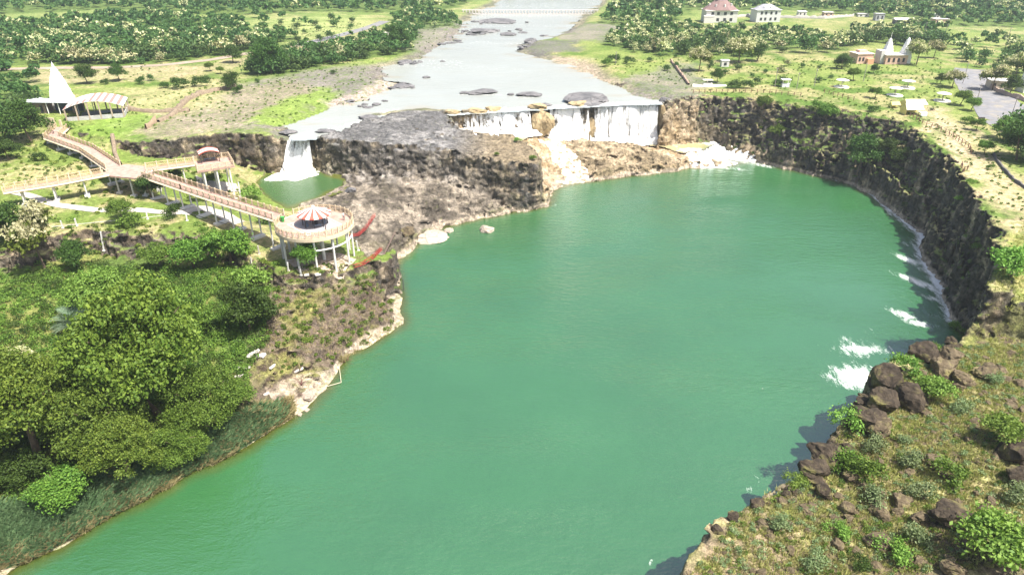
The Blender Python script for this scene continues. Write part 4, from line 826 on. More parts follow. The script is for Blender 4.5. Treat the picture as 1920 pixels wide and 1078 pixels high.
for a in [(1666, 735, 62, 66, 'tallest dark boulder on the rim above the water foam', RK_DARK, 1), (1700, 755, 66, 58, 'broad dark boulder right of the tallest one on the rim', RK_DARK, 2), (1655, 765, 56, 50, 'rounded dark boulder below the tallest one', RK_DARK, 3), (1622, 800, 54, 56, 'dark boulder at the rim below the rounded one', RK_DARK, 4), (1648, 812, 46, 40, 'brown boulder at the lower end of the boulder group', RK_BROWN, 5),
          (1735, 672, 50, 34, 'dark boulder on the rim beyond the foam', RK_DARK, 6), (1775, 680, 44, 32, 'brown boulder on the upper bench, left of two', RK_BROWN, 7), (1765, 700, 42, 34, 'brown boulder on the upper bench, below its neighbour', RK_BROWN, 0), (1550, 860, 62, 36, 'dark boulder jutting out at the rim over the water', RK_DARK, 2), (1525, 885, 44, 34, 'black boulder at the water rim below the jutting one', RK_DARK, 4),
          (1545, 930, 30, 32, 'upright dark stone standing on the bench', RK_DARK, 1), (1593, 900, 26, 26, 'small dark boulder next to the long shrub band', RK_BROWN, 3), (1750, 868, 36, 24, 'brown boulder beside a grey-green shrub mid-bench', RK_BROWN, 6), (1848, 705, 44, 28, 'brown boulder on the mossy upper bench', RK_BROWN, 5), (1800, 715, 36, 26, 'small brown boulder on the mossy upper bench', RK_BROWN, 7),
          (1900, 860, 56, 50, 'big dark rock at the right edge beside the gap', RK_DARK, 0), (1908, 905, 44, 40, 'dark rock at the right edge below the big one', RK_DARK, 3), (1780, 980, 60, 50, 'dark rock in the shade of the bright lower tree', RK_DARK, 4), (1650, 965, 34, 24, 'brown boulder on the lower slope, left of a slab', RK_BROWN, 2), (1640, 1020, 44, 30, 'flat brown slab low on the bench', RK_BROWN, 6),
          (1590, 960, 26, 28, 'narrow brown stone on the lower bench', RK_BROWN, 1), (1790, 1075, 44, 26, 'rounded rock at the bottom right', RK_BROWN, 5), (1720, 975, 30, 22, 'brown stone by the sage shrubs', RK_BROWN, 7), (1690, 945, 34, 20, 'low brown stone left of the pale sage shrub', RK_BROWN, 0)]:
    boulder(*a[:4], a[4], a[5], a[6])
for i in range(230):
    x, y = sample_poly('1320,1075 1420,950 1530,900 1620,830 1720,700 1800,650 1930,650 1960,1080', 1, 11)[0]; s = random.uniform(.18, .62) * random.uniform(.6, 1.5); key = (i % 8, RK_BROWN.name)
    if key not in ROCKS: ROCKS[key] = rock_mesh(i % 8); ROCKS[key].materials.append(RK_BROWN)
    o = link('stone', ROCKS[key]); o.location = (x, y, drop(x, y) + s * .15); o.scale = (s * random.uniform(.8, 1.3), s, s * .7); o.rotation_euler = (0, 0, random.uniform(0, 6)); tag(o, 'brown stone lying in the grass of the right bench', 'stone', 'brown stones of the right bench')
for i in range(46):
    q = PL('1318,975 1392,938 1462,915 1502,887 1542,848 1572,803 1602,773 1642,694 1692,670 1742,648 1800,626', 11); L = np.r_[0, np.cumsum(np.hypot(*np.diff(q, axis=0).T))]; s_ = random.uniform(0, L[-1]); x, y = np.interp(s_, L, q[:, 0]) + random.uniform(.1, 1.6), np.interp(s_, L, q[:, 1]) - random.uniform(.1, 1.6); s = random.uniform(.3, .95); key = (i % 8, RK_DARK.name)
    if key not in ROCKS: ROCKS[key] = rock_mesh(i % 8); ROCKS[key].materials.append(RK_DARK)
    o = link('stone', ROCKS[key]); o.location = (x, y, drop(x, y) + s * .1); o.scale = (s * random.uniform(.8, 1.3), s, s * .8); o.rotation_euler = (0, 0, random.uniform(0, 6)); tag(o, 'dark basalt stone at the water rim of the right bench', 'stone', 'dark stones along the right rim')
for a in [(800, 446, 62, 20, 'flat pale slab in the water at the point of the rock shelf', RK_PALE, 2, .45), (842, 434, 18, 8, 'small flat pale rock in the water right of the slab', RK_PALE, 3, .4), (910, 432, 26, 13, 'pale pointed rock alone in the green water', RK_PALE, 6, .3)]:
    boulder(a[0], a[1], a[2], a[3], a[4], a[5], a[6], sink=a[7], name='water_rock', z=0, rz=.3)
for a in [(656, 360, 20, 12, 'rounded boulder beside the plunge pool outlet', RK_GREY, 1), (550, 388, 14, 10, 'pale boulder on the near edge of the plunge pool', RK_PALE, 4), (572, 372, 14, 9, 'boulder on the plunge pool shore', RK_PALE, 5), (766, 440, 26, 16, 'grey boulder behind the flat pale slab', RK_BROWN, 7), (498, 394, 13, 9, 'stone near the shrub left of the plunge pool', RK_BROWN, 2)]:
    boulder(a[0], a[1], a[2], a[3], a[4], a[5], a[6])
for a in [(995, 83, 28, 15, 'largest dark river rock, left end of the rocky spit', RK_GREY, 1), (1020, 86, 30, 10, 'dark river rock right of the largest one', RK_GREY, 2), (1045, 85, 34, 8, 'low dark river rock on the spit', RK_GREY, 3), (905, 61, 46, 9, 'long dark rock ledge in the upper river, left side', RK_GREY, 4), (950, 66, 30, 5, 'flat dark rock in the upper river below the weir', RK_GREY, 5), (940, 42, 70, 6, 'wide dark rock bar just below the weir', RK_GREY, 6),
          (900, 174, 52, 6, 'thin rock bar in the river above the falls', RK_GREY, 7), (990, 178, 46, 6, 'second thin rock bar above the falls, to the right', RK_GREY, 0), (1100, 190, 92, 14, 'dark grey rock island at the lip of the main fall', RK_GREY, 1), (800, 146, 16, 4, 'tiny dark rock in the wide part of the river', RK_GREY, 3), (830, 116, 8, 4, 'tiny rock in mid river', RK_GREY, 2), (1020, 68, 14, 3, 'small flat rock in the upper river', RK_GREY, 4),
          (776, 121, 14, 5, 'rock at the left river bank', RK_GREY, 5), (752, 162, 40, 6, 'low rock point in the river from the left bank', RK_GREY, 6), (760, 118, 30, 6, 'dark rock off the left bank below the wood', RK_GREY, 1)]:
    boulder(a[0], a[1], a[2], a[3], a[4], a[5], a[6], z=RIVZ, rz=random.choice([0, 3.14]) + .1, name='river_rock', sink=.35, dy=.9)
for (u_, v_, n_, du, dv) in [(905, 62, 7, 40, 4), (945, 60, 8, 46, 5), (940, 44, 8, 60, 3), (1000, 88, 9, 30, 5), (1045, 86, 7, 30, 4), (900, 174, 6, 34, 3), (990, 179, 6, 34, 3), (752, 162, 7, 30, 4), (765, 120, 6, 30, 4), (1100, 192, 6, 46, 4), (840, 78, 7, 26, 6), (690, 196, 7, 40, 6)]:
    for i in range(n_): boulder(u_ + random.uniform(-du, du), v_ + random.uniform(-dv, dv), random.uniform(5, 17), random.uniform(2, 4.5), 'small dark rock breaking the surface of the upper river', RK_GREY, i % 8, 'small rocks in the upper river', name='river_rock', z=RIVZ, sink=.3, dy=random.uniform(.5, 1.2))
TAN = rock_mat('ochre_rock', (.46, .36, .21), (.24, .18, .10))
for a in [(1013, 255, 42, 46, 'tan rock pillar between the middle falls', TAN, 5, .8), (1108, 256, 18, 40, 'narrow wet rock rib inside the main fall', TAN, 2, .8), (1238, 240, 18, 50, 'mossy rock buttress at the right end of the main fall', TAN, 1, .7)]:
    boulder(a[0], a[1], a[2], a[3], a[4], a[5], a[6], name='falls_rock', sink=.1, rz=.12, dy=a[7], z=None)
# ------------------------------------------------------------------ falling water
def fall_mat(name, white=(.93, .94, .94), body=(.68, .66, .58), cut=.43):
    t = NT(name); p = t.pos(); mp = t.n('Mapping', {'Vector': p, 'Scale': (1, 1, .14)}).outputs[0]
    st = t.noise(mp, 1.1, 6, .7); fine = t.noise(t.n('Mapping', {'Vector': p, 'Scale': (1, 1, .22)}).outputs[0], 7, 4, .7); s = t.math('ADD', t.math('MULTIPLY', st, .7), t.math('MULTIPLY', fine, .3)); s = t.math('MULTIPLY_ADD', t.math('SUBTRACT', t.noise(t.n('Mapping', {'Vector': p, 'Scale': (1, 1, .06)}).outputs[0], .42, 3, .5), .47), .42, s)
    c = t.mix(body, white, t.ramp(s, (.36, 0), (.48, 1))); d = t.bsdf(c, .7, .3, t.bump(s, .5, .3)); tr = t.n('BsdfTranslucent', {'Color': (*white, 1)}).outputs[0]
    w = t.n('MixShader', {0: .25, 1: d, 2: tr}).outputs[0]; al = t.ramp(s, (cut, 0), (cut + .10, 1)); tp = t.n('BsdfTransparent').outputs[0]
    return t.done(t.n('MixShader', {0: al, 1: tp, 2: w}).outputs[0])
M_FALL = fall_mat('falling_water'); M_FALL2 = fall_mat('thin_falling_water', cut=.48); M_FALL3 = fall_mat('white_water', (.88, .88, .86), (.66, .55, .40), .05)
def curtain(s, z1, fwd, spread, label, m, layers=2, z0=RIVZ + .12, rag=.8, fan=.16):
    top = PL(s, z0); L = np.r_[0, np.cumsum(np.hypot(*np.diff(top, axis=0).T))]; n = max(4, int(L[-1] / .3)); ss = np.linspace(0, L[-1], n); tx, ty = np.interp(ss, L, top[:, 0]), np.interp(ss, L, top[:, 1]); f = np.array(fwd) / np.hypot(*fwd); Vs, Fs, off = [], [], 0
    for ly in range(layers):
        nt = 16; t = np.linspace(0, 1, nt); Tt, S_ = np.meshgrid(t, np.arange(n), indexing='xy'); Tt = Tt.reshape(n, nt) if Tt.shape == (n, nt) else Tt; S_ = S_.reshape(n, nt)
        q = ss[S_]; bul = (fbm(q * .5 + ly * 7, Tt * 1.5, seed=14 + ly, octv=3) - .5) * 1.1 * Tt + ly * .22
        out = 1.7 * sstep(.72, 1, Tt) + (.9 * (vn(q * .8, q * 0 + 3, seed=19) - .5)) * sstep(.6, 1, Tt) - 1.2 * (1 - np.minimum(Tt * 6, 1)) + .35 + spread * Tt ** .8 + bul + rag * (vn(q * .4, q * 0, seed=9) - .5)
        cx, cy = tx.mean(), ty.mean(); fan_ = 1 + fan * Tt * (spread > 1.5)
        x = cx + (tx[S_] - cx) * fan_ + f[0] * out; y = cy + (ty[S_] - cy) * fan_ + f[1] * out
        zb = z1 - .3; fall = np.clip((Tt - .1) / .9, 0, 1) ** 1.25; z = z0 + (zb - z0) * fall - .05 * ly
        Vs.append(np.stack([x, y, z], -1).reshape(-1, 3)); idx = np.arange(n * nt).reshape(n, nt) + off; Fs.append(np.stack([idx[:-1, :-1], idx[1:, :-1], idx[1:, 1:], idx[:-1, 1:]], -1).reshape(-1, 4)); off += n * nt
    o = link('waterfall', np_mesh('waterfall', np.concatenate(Vs), np.concatenate(Fs), True), m); return tag(o, label, 'waterfall')
curtain('1114,197 1150,196 1195,194.5 1232,193.5', 3.0, (.25, -1), 1.3, 'widest white curtain fall, at the right end of the falls', M_FALL, 3)
curtain('1032,202 1060,200 1082,199 1100,198', 6.6, (.15, -1), 1.6, 'white fall left of the widest curtain, beside the narrow rock rib', M_FALL, 2)
curtain('942,207 968,205 992,204', 9.6, (.05, -1), 3.6, 'slanting white fall between the tan wall and the rock pillar', M_FALL, 2)
curtain('842,213 852,212 862,212', 10.3, (.5, -1), 1.8, 'thin white fall running down the left end of the tan wall', M_FALL2, 1)
curtain('872,211 890,210 915,208.6 938,207.4', 10.0, (.1, -1), 1.7, 'broken white trickles over the tan wall left of the slanting fall', M_FALL2, 2)
curtain('546,256 556,254.5 568,255 582,257', 6.5, (-.25, -1), 3.4, 'separate small white fall dropping into the green plunge pool', M_FALL, 3, RIVZ + .1, fan=.6)
def run(name, poly, z, label, m, lift=.16, step=.35, zmax=99, cat='cascade', zmin=-9):
    pl = PL(poly, z) if z is not None else PL(poly); lo, hi = pl.min(0) - 1, pl.max(0) + 1; xs = np.arange(lo[0], hi[0], step); ys = np.arange(lo[1], hi[1], step); X_, Y_ = np.meshgrid(xs, ys, indexing='ij'); x, y = X_.ravel(), Y_.ravel()
    e = sd(x, y, pl, 3) + 1.6 * (fbm(x * .5, y * .5, seed=77, octv=3) - .5); zz = np.array([drop(a, b) for a, b in zip(x, y)]); e = np.minimum(e, (zmax - zz) * 2); Z = np.minimum(zz, zmax).reshape(X_.shape)
    for _ in range(14): Z[1:-1, 1:-1] = (2 * Z[1:-1, 1:-1] + Z[2:, 1:-1] + Z[:-2, 1:-1] + Z[1:-1, 2:] + Z[1:-1, :-2]) / 6
    z_ = np.maximum(Z.ravel() + lift, zmin) + .18 * (fbm(x * .9, y * .9, seed=78, octv=3) - .5) - .35 * sstep(.8, -.2, e); idx = np.arange(x.size).reshape(X_.shape); q = np.stack([idx[:-1, :-1], idx[1:, :-1], idx[1:, 1:], idx[:-1, 1:]], -1).reshape(-1, 4); q = q[(e[q] > -.3).all(1)]
    use = np.unique(q); re = np.full(x.size, -1); re[use] = np.arange(len(use)); me = np_mesh(name, np.stack([x, y, z_], 1)[use], re[q], True); return tag(link(name, me, m), label, cat)
def rapid_mat(cut):
    t = NT('rapid_water'); p = t.pos(); s = t.math('ADD', t.math('MULTIPLY', t.noise(p, .55, 5, .65), .6), t.math('MULTIPLY', t.noise(p, 3.2, 5, .7), .4)); c = t.mix((.62, .50, .34), (.86, .87, .85), t.ramp(s, (cut, 0), (cut + .1, 1))); al = t.ramp(s, (cut - .08, 0), (cut, 1))
    return t.done(t.n('MixShader', {0: al, 1: t.n('BsdfTransparent').outputs[0], 2: t.bsdf(c, .75, .3, t.bump(s, .8, .3))}).outputs[0])
run('cascade', '1000,268,7.5 1040,262,6.5 1075,285,5 1105,320,2 1100,342,0 1045,352,0 1060,320,3', None, 'pale cascade running over sandy rock between the dark ridge and the brown islet', rapid_mat(.48))
run('cascade', '1285,290,1.8 1296,272,2.5 1330,266,2.2 1385,285,.6 1420,304,0 1350,320,0 1294,314,0', None, 'white fan of rapids at the right tip of the brown islet', rapid_mat(.37), lift=.3, zmax=2.6)
run('cascade', '850,242,10.3 940,240,10 1005,240,9.5 1015,262,8.5 960,262,9.5 880,258,10', None, 'white water swirling below the tan rock wall', rapid_mat(.42), lift=.55, zmax=11, zmin=10.05)
run('foam', '1105,262,4.4 1180,256,4.0 1250,254,3.4 1262,266,3 1200,274,2.8 1110,270,4.4', None, 'churning white foam at the foot of the widest curtain fall', rapid_mat(.40), lift=.6, zmax=5, zmin=3.1, cat='foam')
run('foam', '1020,258,7 1060,252,7 1104,252,6 1104,266,5 1040,268,6.6', None, 'churning white foam at the foot of the middle fall', rapid_mat(.42), lift=.5, zmax=8, cat='foam')
run('foam', '520,322,6.5 545,312,7 590,316,6.5 602,328,6.5 560,340,6.5 510,340,6.5 490,338,6.5', None, 'white foam fan where the small fall meets the green plunge pool', rapid_mat(.44), lift=.3, zmax=7.4, zmin=6.6, cat='foam')
for a in [(846, 213, 26, 10, 'rock at the left end of the river lip', TAN, 4), (890, 209, 40, 9, 'low tan rock on the river lip, left part', TAN, 6), (925, 207, 30, 8, 'tan rock on the river lip beside the slanting fall', TAN, 0), (1005, 203, 34, 11, 'tan rock on the lip above the pillar', TAN, 7), (1022, 199, 20, 8, 'small dark rock on the lip left of the dark island', RK_GREY, 2), (1085, 197, 40, 10, 'tan rock on the lip below the dark island', TAN, 3), (1120, 192, 26, 9, 'grey rock on the lip right of the dark island', RK_GREY, 5), (1244, 190, 22, 10, 'grey rock at the right end of the river lip', RK_GREY, 6), (690, 222, 40, 8, 'dark rock at the river edge behind the dark ridge', RK_GREY, 1), (610, 248, 30, 7, 'dark rock at the river edge above the small fall', RK_GREY, 4), (540, 250, 26, 10, 'grey rock left of the lip of the small fall', RK_GREY, 2)]:
    boulder(a[0], a[1], a[2], a[3], a[4], a[5], a[6], z=RIVZ, name='lip_rock', sink=.3, dy=.7, rz=random.uniform(-.4, .4))
# ------------------------------------------------------------------ paths and roads (draped sheets)
def drape(name, s, m, lift=.06, z=17, n=1, step=1.2, zs=None):
    pl = PL(s, z) if z is not None else PL(s); lo, hi = pl.min(0), pl.max(0); bm = bmesh.new(); f = bm.faces.new([bm.verts.new((p[0], p[1], 0)) for p in pl]); 
    bmesh.ops.triangulate(bm, faces=[f]); 
    for ax in (0, 1):
        for c in np.arange(lo[ax] + step * .5, hi[ax], step):
            bmesh.ops.bisect_plane(bm, geom=bm.verts[:] + bm.edges[:] + bm.faces[:], plane_co=(c if ax == 0 else 0, c if ax == 1 else 0, 0), plane_no=(1, 0, 0) if ax == 0 else (0, 1, 0))
    for v in bm.verts: v.co.z = drop(v.co.x, v.co.y) + lift
    me = bpy.data.meshes.new(name); bm.to_mesh(me); bm.free(); return tag(link(name, me, m), kind='structure')
def strip_px(pts, w):
    """centre line 'u,v,z' + width in metres -> polygon in world xy"""
    p = np.array(pts); d = np.gradient(p, axis=0); d /= np.linalg.norm(d, axis=1)[:, None]; nrm_ = np.stack([-d[:, 1], d[:, 0]], 1); return np.concatenate([p + nrm_ * w / 2, (p - nrm_ * w / 2)[::-1]])
def road(name, s, w, m, lift=.08, z=17, nseg=60):
    c = PL(s, z) if z is not None else PL(s); L = np.r_[0, np.cumsum(np.hypot(*np.diff(c, axis=0).T))]; q = np.linspace(0, L[-1], max(nseg, int(L[-1] / 1.0))); p = np.stack([np.interp(q, L, c[:, 0]), np.interp(q, L, c[:, 1])], 1)
    for _ in range(8): p[1:-1] = (p[:-2] + 2 * p[1:-1] + p[2:]) / 4
    d = np.gradient(p, axis=0); d /= np.linalg.norm(d, axis=1)[:, None]; nr = np.stack([-d[:, 1], d[:, 0]], 1); k = 7; rows = []
    for o_ in np.linspace(-.5, .5, k):
        e = p + nr * w * o_ * (1 + .12 * (vn(q * .2, q * 0 + o_, seed=6) - .5))[:, None]; rows.append(np.c_[e, [drop(a, b) + lift for a, b in e]])
    Vv = np.stack(rows, 1); idx = np.arange(len(p) * k).reshape(len(p), k); me = np_mesh(name, Vv.reshape(-1, 3), np.stack([idx[:-1, :-1], idx[:-1, 1:], idx[1:, 1:], idx[1:, :-1]], -1).reshape(-1, 4), True); return tag(link(name, me, m), kind='structure')
ASPH = mat('asphalt', (.20, .20, .21), .95, .2, .3, .6, .3, (.28, .25, .2)); DIRTR = mat('dirt_road', (.36, .28, .22), .98, .1, .35, .4, .3, (.24, .22, .16)); CONC = mat('concrete', (.50, .46, .41), .9, .2, .3, .8, .25, (.32, .27, .21))
road('road', '560,86 600,76 640,66 690,52 722,40', 6.5, ASPH); road('dirt_road', '-120,130 0,130 110,128 220,127 300,122 400,111 450,102 520,92 560,86', 5.5, DIRTR)
road('road', '1828,132 1826,150 1840,172 1868,195 1905,214 1990,248', 14, ASPH, nseg=90); road('road', '1868,200 1880,222 1905,240 1990,262', 13, ASPH, lift=.10)
road('path', '20,360,12.5 60,370,12.2 110,386,12 180,394,11.8 250,397,11.6 320,398,11.4 360,400,11.2', 2.2, CONC, .1, None); road('path', '350,396,11.3 385,390,11 410,400,10.8 430,412,10.4 450,420,10', 3.0, CONC, .12, None)
drape('concrete_pad', '368,335,10.8 440,330,10.8 446,340,10.8 372,350,10.8', CONC, .15, None); drape('path', '372,345,10.8 410,340,10.8 430,352,10.5 400,362,10.5', CONC, .10, None)
drape('concrete_pad', '535,486,10 640,470,10 668,478,10 640,500,10 560,508,10', mat('pad_concrete', (.42, .34, .27), .9, .2, .3, .8), .15, None)
# ------------------------------------------------------------------ footbridges and lookout platforms
CREAM = mat('cream_paint', (.62, .51, .37), .7, .3, .15, .6, .1, (.45, .36, .26)); PINKD = mat('pink_deck', (.42, .28, .23), .85, .2, .4, .9, .1, (.42, .30, .25)); WHITEP = mat('white_paint', (.68, .66, .62), .75, .3, .15, .6, .1, (.45, .42, .38)); RUST = mat('rail_brown', (.54, .41, .25), .7, .3, .2, 1); REDP = mat('red_roof_paint', (.46, .11, .075), .6, .35, .2, .5); ROOFW = mat('white_roof_paint', (.72, .68, .64), .6, .35, .12, .5); DARKM = mat('dark_metal', (.05, .05, .055), .6, .4, .2, 1); REDT = mat('red_truss_paint', (.33, .03, .025), .6, .35, .25, 1.2)
POST = {}
class Posts(list):
    def build(s, name, m, parent):   # every post a sub-part of the railing, sharing one mesh
        for (p, ang, h) in s:
            if h not in POST: mb = MB(); mb.box((0, 0, h * .56), (.22, .22, h * 1.12)); o_ = mb.build('railing_post', m, parent); POST[h] = o_.data
            else: o_ = link('railing_post', POST[h], None, parent)
            o_.location = p; o_.rotation_euler = (0, 0, ang)
def rail_piece(mb_post, mb_lat, a, b, h=1.15, every=2.0):
    a, b = Vector(a), Vector(b); L = (b - a).length; n = max(1, round(L / every)); ang = math.atan2(b.y - a.y, b.x - a.x)
    for i in range(n + 1):
        mb_post.append((a.lerp(b, i / n), ang, h))
    for hh, w in ((h * .95, .11), (h * .12, .09)): mb_lat.tube([a + Vector((0, 0, hh)), b + Vector((0, 0, hh))], w / 2 * 1.2, 4)
    m = max(2, round(L / .42))
    for i in range(m):
        p, q = a.lerp(b, i / m), a.lerp(b, (i + 1) / m); mb_lat.tube([p + Vector((0, 0, h * .15)), q + Vector((0, 0, h * .9))], .028, 4); mb_lat.tube([p + Vector((0, 0, h * .9)), q + Vector((0, 0, h * .15))], .028, 4)
def footbridge(pts, w, label, skip_pillars=(), ends=(0, 0), pil=6.0, pmin=.9):
    """pts = list of (u,v,z) on the deck centre line"""
    p3 = [Vector((*P(u, v, z), z)) for u, v, z in pts]; o = empty('footbridge', (0, 0, 0)); tag(o, label, 'footbridge', 'cream railed footbridges')
    L_, R_ = [], []
    for i, p in enumerate(p3):
        d0 = (p3[i] - p3[i - 1]) if i else (p3[1] - p3[0]); d1 = (p3[i + 1] - p3[i]) if i < len(p3) - 1 else d0; d0, d1 = d0.normalized(), d1.normalized(); t = (d0 + d1).normalized(); nrm_ = Vector((-t.y, t.x, 0)).normalized(); k = w / 2 / max(.5, Vector((-d1.y, d1.x, 0)).normalized().dot(nrm_)); L_.append(p + nrm_ * k); R_.append(p - nrm_ * k)
    dk, fs, pst, lat = MB(), MB(), Posts(), MB()
    for i in range(len(p3) - 1):
        q = [L_[i], L_[i + 1], R_[i + 1], R_[i]]; up = Vector((0, 0, -.16))
        dk.add([v for v in q] + [v + up for v in q], [(3, 2, 1, 0), (4, 5, 6, 7), (0, 1, 5, 4), (2, 3, 7, 6), (1, 2, 6, 5), (3, 0, 4, 7)])
        for s_, side in ((L_, 1), (R_, -1)):
            a, b = s_[i], s_[i + 1]; fs.tube([a + Vector((0, 0, -.28)), b + Vector((0, 0, -.28))], .26, 4); a2 = a.lerp(b, ends[0] / (b - a).length if i == 0 else 0); b2 = b.lerp(a, ends[1] / (b - a).length if i == len(p3) - 2 else 0); inw = (R_[i] - L_[i]).normalized() * .12 * side; rail_piece(pst, lat, a2 + inw, b2 + inw)
    dk.build('deck', PINKD, o); fs.build('edge_beam', CREAM, o); rl = lat.build('railing', RUST, o); pst.build('railing_post', CREAM, rl)
    Ls = [0]
    for i in range(len(p3) - 1): Ls.append(Ls[-1] + (p3[i + 1] - p3[i]).length)
    s = pil * .5
    while s < Ls[-1] - 1:
        i = max(k for k in range(len(Ls) - 1) if Ls[k] <= s); t = (s - Ls[i]) / (Ls[i + 1] - Ls[i]); c = p3[i].lerp(p3[i + 1], t); nrm_ = (L_[i] - R_[i]).normalized(); ang = math.atan2(nrm_.y, nrm_.x); gz = min(drop(c.x + nrm_.x * a, c.y + nrm_.y * a) for a in (-1, 1)); s += pil
        if c.z - gz < pmin: continue
        MB().box((c.x, c.y, c.z - .32), (w * .92, .3, .3), ang).build('cross_beam', WHITEP, o)
        for a in (-1, 1):
            q = c + nrm_ * a * w * .33; mp = MB(); mp.tube([(q.x, q.y, gz - .3), (q.x, q.y, c.z - .45)], .17, 8); mp.build('pillar', WHITEP, o)
        MB().box((c.x, c.y, gz + .12), (w * 1.05, 1.1, .75), ang).build('footing', WHITEP, o, .05)
    return o
DZ = 16.4
footbridge([(118, 238, 17.4), (97, 257, 17.2), (164, 281, 16.8), (216, 316, DZ)], 3.4, 'footbridge winding from the white temple down to the junction', ends=(0, 1.2))
footbridge([(8, 358, DZ - .6), (110, 342, DZ - .2), (205, 324, DZ)], 2.6, 'footbridge ramp running left from the junction to the concrete path', ends=(0, 1.4))
footbridge([(262, 319, DZ), (316, 312, DZ), (364, 306, DZ)], 2.6, 'short footbridge from the junction to the small square lookout', ends=(1.4, 0))
footbridge([(272, 326, DZ), (350, 352, DZ), (440, 382, DZ), (524, 408, DZ)], 3.0, 'long footbridge from the junction to the round platform', ends=(1.4, .3))
c = [Vector((*P(u, v, DZ), DZ)) for u, v in ((206, 330), (200, 314), (238, 308), (272, 312), (286, 322), (262, 335))]
o = empty('bridge_junction', c[0]); tag(o, 'wide cream junction deck where the four footbridges meet', 'deck'); loc = [(q - c[0]) for q in c]
MB().prism([(q.x, q.y) for q in loc], -.34, .012).build('deck', PINKD, o)
for (u, v) in ((213, 326), (240, 330), (262, 328)):
    q = Vector((*P(u, v, DZ), DZ)); gz = drop(q.x, q.y); mp = MB(); mp.tube([(q.x - c[0].x, q.y - c[0].y + .3, gz - .3 - DZ), (q.x - c[0].x, q.y - c[0].y + .3, -.3)], .2, 8); mp.build('pillar', WHITEP, o); MB().box((q.x - c[0].x, q.y - c[0].y + .3, gz + .1 - DZ), (1.1, 1.1, .6)).build('footing', WHITEP, o)
# round platform
PZ = 16.2; pc = Vector((*P(590, 421, PZ), PZ)); PR = 7.35
o = empty('viewing_platform', pc); tag(o, 'round viewing platform on tall white pillars at the end of the long footbridge', 'platform')
MB().lathe([(0, 0), (PR - .35, 0), (PR - .35, -.25), (0, -.25)], 56).build('deck', PINKD, o)
MB().lathe([(PR - .348, .06), (PR, .06), (PR, -.55), (PR - .348, -.55), (PR - .348, .06)], 56).build('ring_beam', CREAM, o)
pst, lat = Posts(), MB(); NR = 34; gate = math.atan2(P(530, 406, PZ)[1] - pc.y, P(530, 406, PZ)[0] - pc.x)
for k in range(NR):
    a0, a1 = gate + .22 + k * (6.2832 - .44) / NR, gate + .22 + (k + 1) * (6.2832 - .44) / NR; r_ = PR - .18; A, B = (r_ * math.cos(a0), r_ * math.sin(a0), .06), (r_ * math.cos(a1), r_ * math.sin(a1), .06); rail_piece(pst, lat, A, B, 1.2, 1.4)
rl = lat.build('railing', RUST, o); pst.build('railing_post', CREAM, rl)
for k in range(12):
    a = k * 6.2832 / 12 + .2; r_ = PR - .7; x, y = r_ * math.cos(a), r_ * math.sin(a); gz = drop(pc.x + x, pc.y + y) - PZ; MB().tube([(x, y, gz - .3), (x, y, -.5)], .2, 8).build('pillar', WHITEP, o)
for k in range(4):
    a = k * 1.5708 + .6; x, y = 3 * math.cos(a), 3 * math.sin(a); gz = drop(pc.x + x, pc.y + y) - PZ; MB().tube([(x, y, gz - .3), (x, y, -.25)], .32, 8).build('pillar', WHITEP, o)
mb = MB(); mb.tube([((PR - .7) * math.cos(a), (PR - .7) * math.sin(a), -2.6) for a in np.linspace(-1.4, .5, 9)], .16, 6); mb.build('tie_beam', WHITEP, o)
# painted square on the deck, then the shelter
sq = MB()
for r0, r1 in ((5.3, 5.0), (4.4, 4.2)):
    for k in range(4):
        a, b = k * 1.5708, (k + 1) * 1.5708; sq.add([(r0 * math.cos(a), r0 * math.sin(a), .006), (r0 * math.cos(b), r0 * math.sin(b), .006), (r1 * math.cos(b), r1 * math.sin(b), .006), (r1 * math.cos(a), r1 * math.sin(a), .006)], [(0, 1, 2, 3)])
sq.build('painted_square', WHITEP, o)
gq = MB(); gq.add([(4.15 * math.cos(k * 1.5708), 4.15 * math.sin(k * 1.5708), .005) for k in range(4)], [(0, 1, 2, 3)]); gq.build('floor_paint', mat('grey_floor', (.34, .33, .34), .85), o)
def striped(name, tris, parent, mats=(REDP, ROOFW)):
    me = bpy.data.meshes.new(name); vs = [v for t_, _ in tris for v in t_]; fs, k = [], 0
    for t_, _ in tris: fs.append(tuple(range(k, k + len(t_)))); k += len(t_)
    me.from_pydata(vs, [], fs); me.update(); ob = link(name, me, list(mats), parent); me.polygons.foreach_set('material_index', np.array([i for _, i in tris], np.int32)); return ob
sh = empty('round_shelter', pc + Vector((.1, .1, .0))); tag(sh, 'round shelter with a red and white striped conical roof on the round platform', 'shelter')
T_ = []; N_ = 24
for k in range(N_):
    a, b = k * 6.2832 / N_, (k + 1) * 6.2832 / N_; ro, ri, zo, zi = 3.2, .25, 2.3, 3.5; A, B, C, D = (ro*math.cos(a), ro*math.sin(a), zo), (ro*math.cos(b), ro*math.sin(b), zo), (ri*math.cos(b), ri*math.sin(b), zi), (ri*math.cos(a), ri*math.sin(a), zi); T_ += [((A, B, C, D), k % 2), ((A, (A[0], A[1], zo - .22), (B[0], B[1], zo - .22), B), k % 2)]; T_.append((((A[0], A[1], zo - .2), (0, 0, zo + .2), (B[0], B[1], zo - .2)), 1))
striped('roof', T_, sh); MB().lathe([(0, 3.9), (.28, 3.75), (.32, 3.45)], 12).build('finial', WHITEP, sh)
for k in range(8):
    a = k * .7854 + .2; MB().tube([(2.3*math.cos(a), 2.3*math.sin(a), .02), (2.3*math.cos(a), 2.3*math.sin(a), 2.35)], .1, 8).build('post', DARKM, sh)
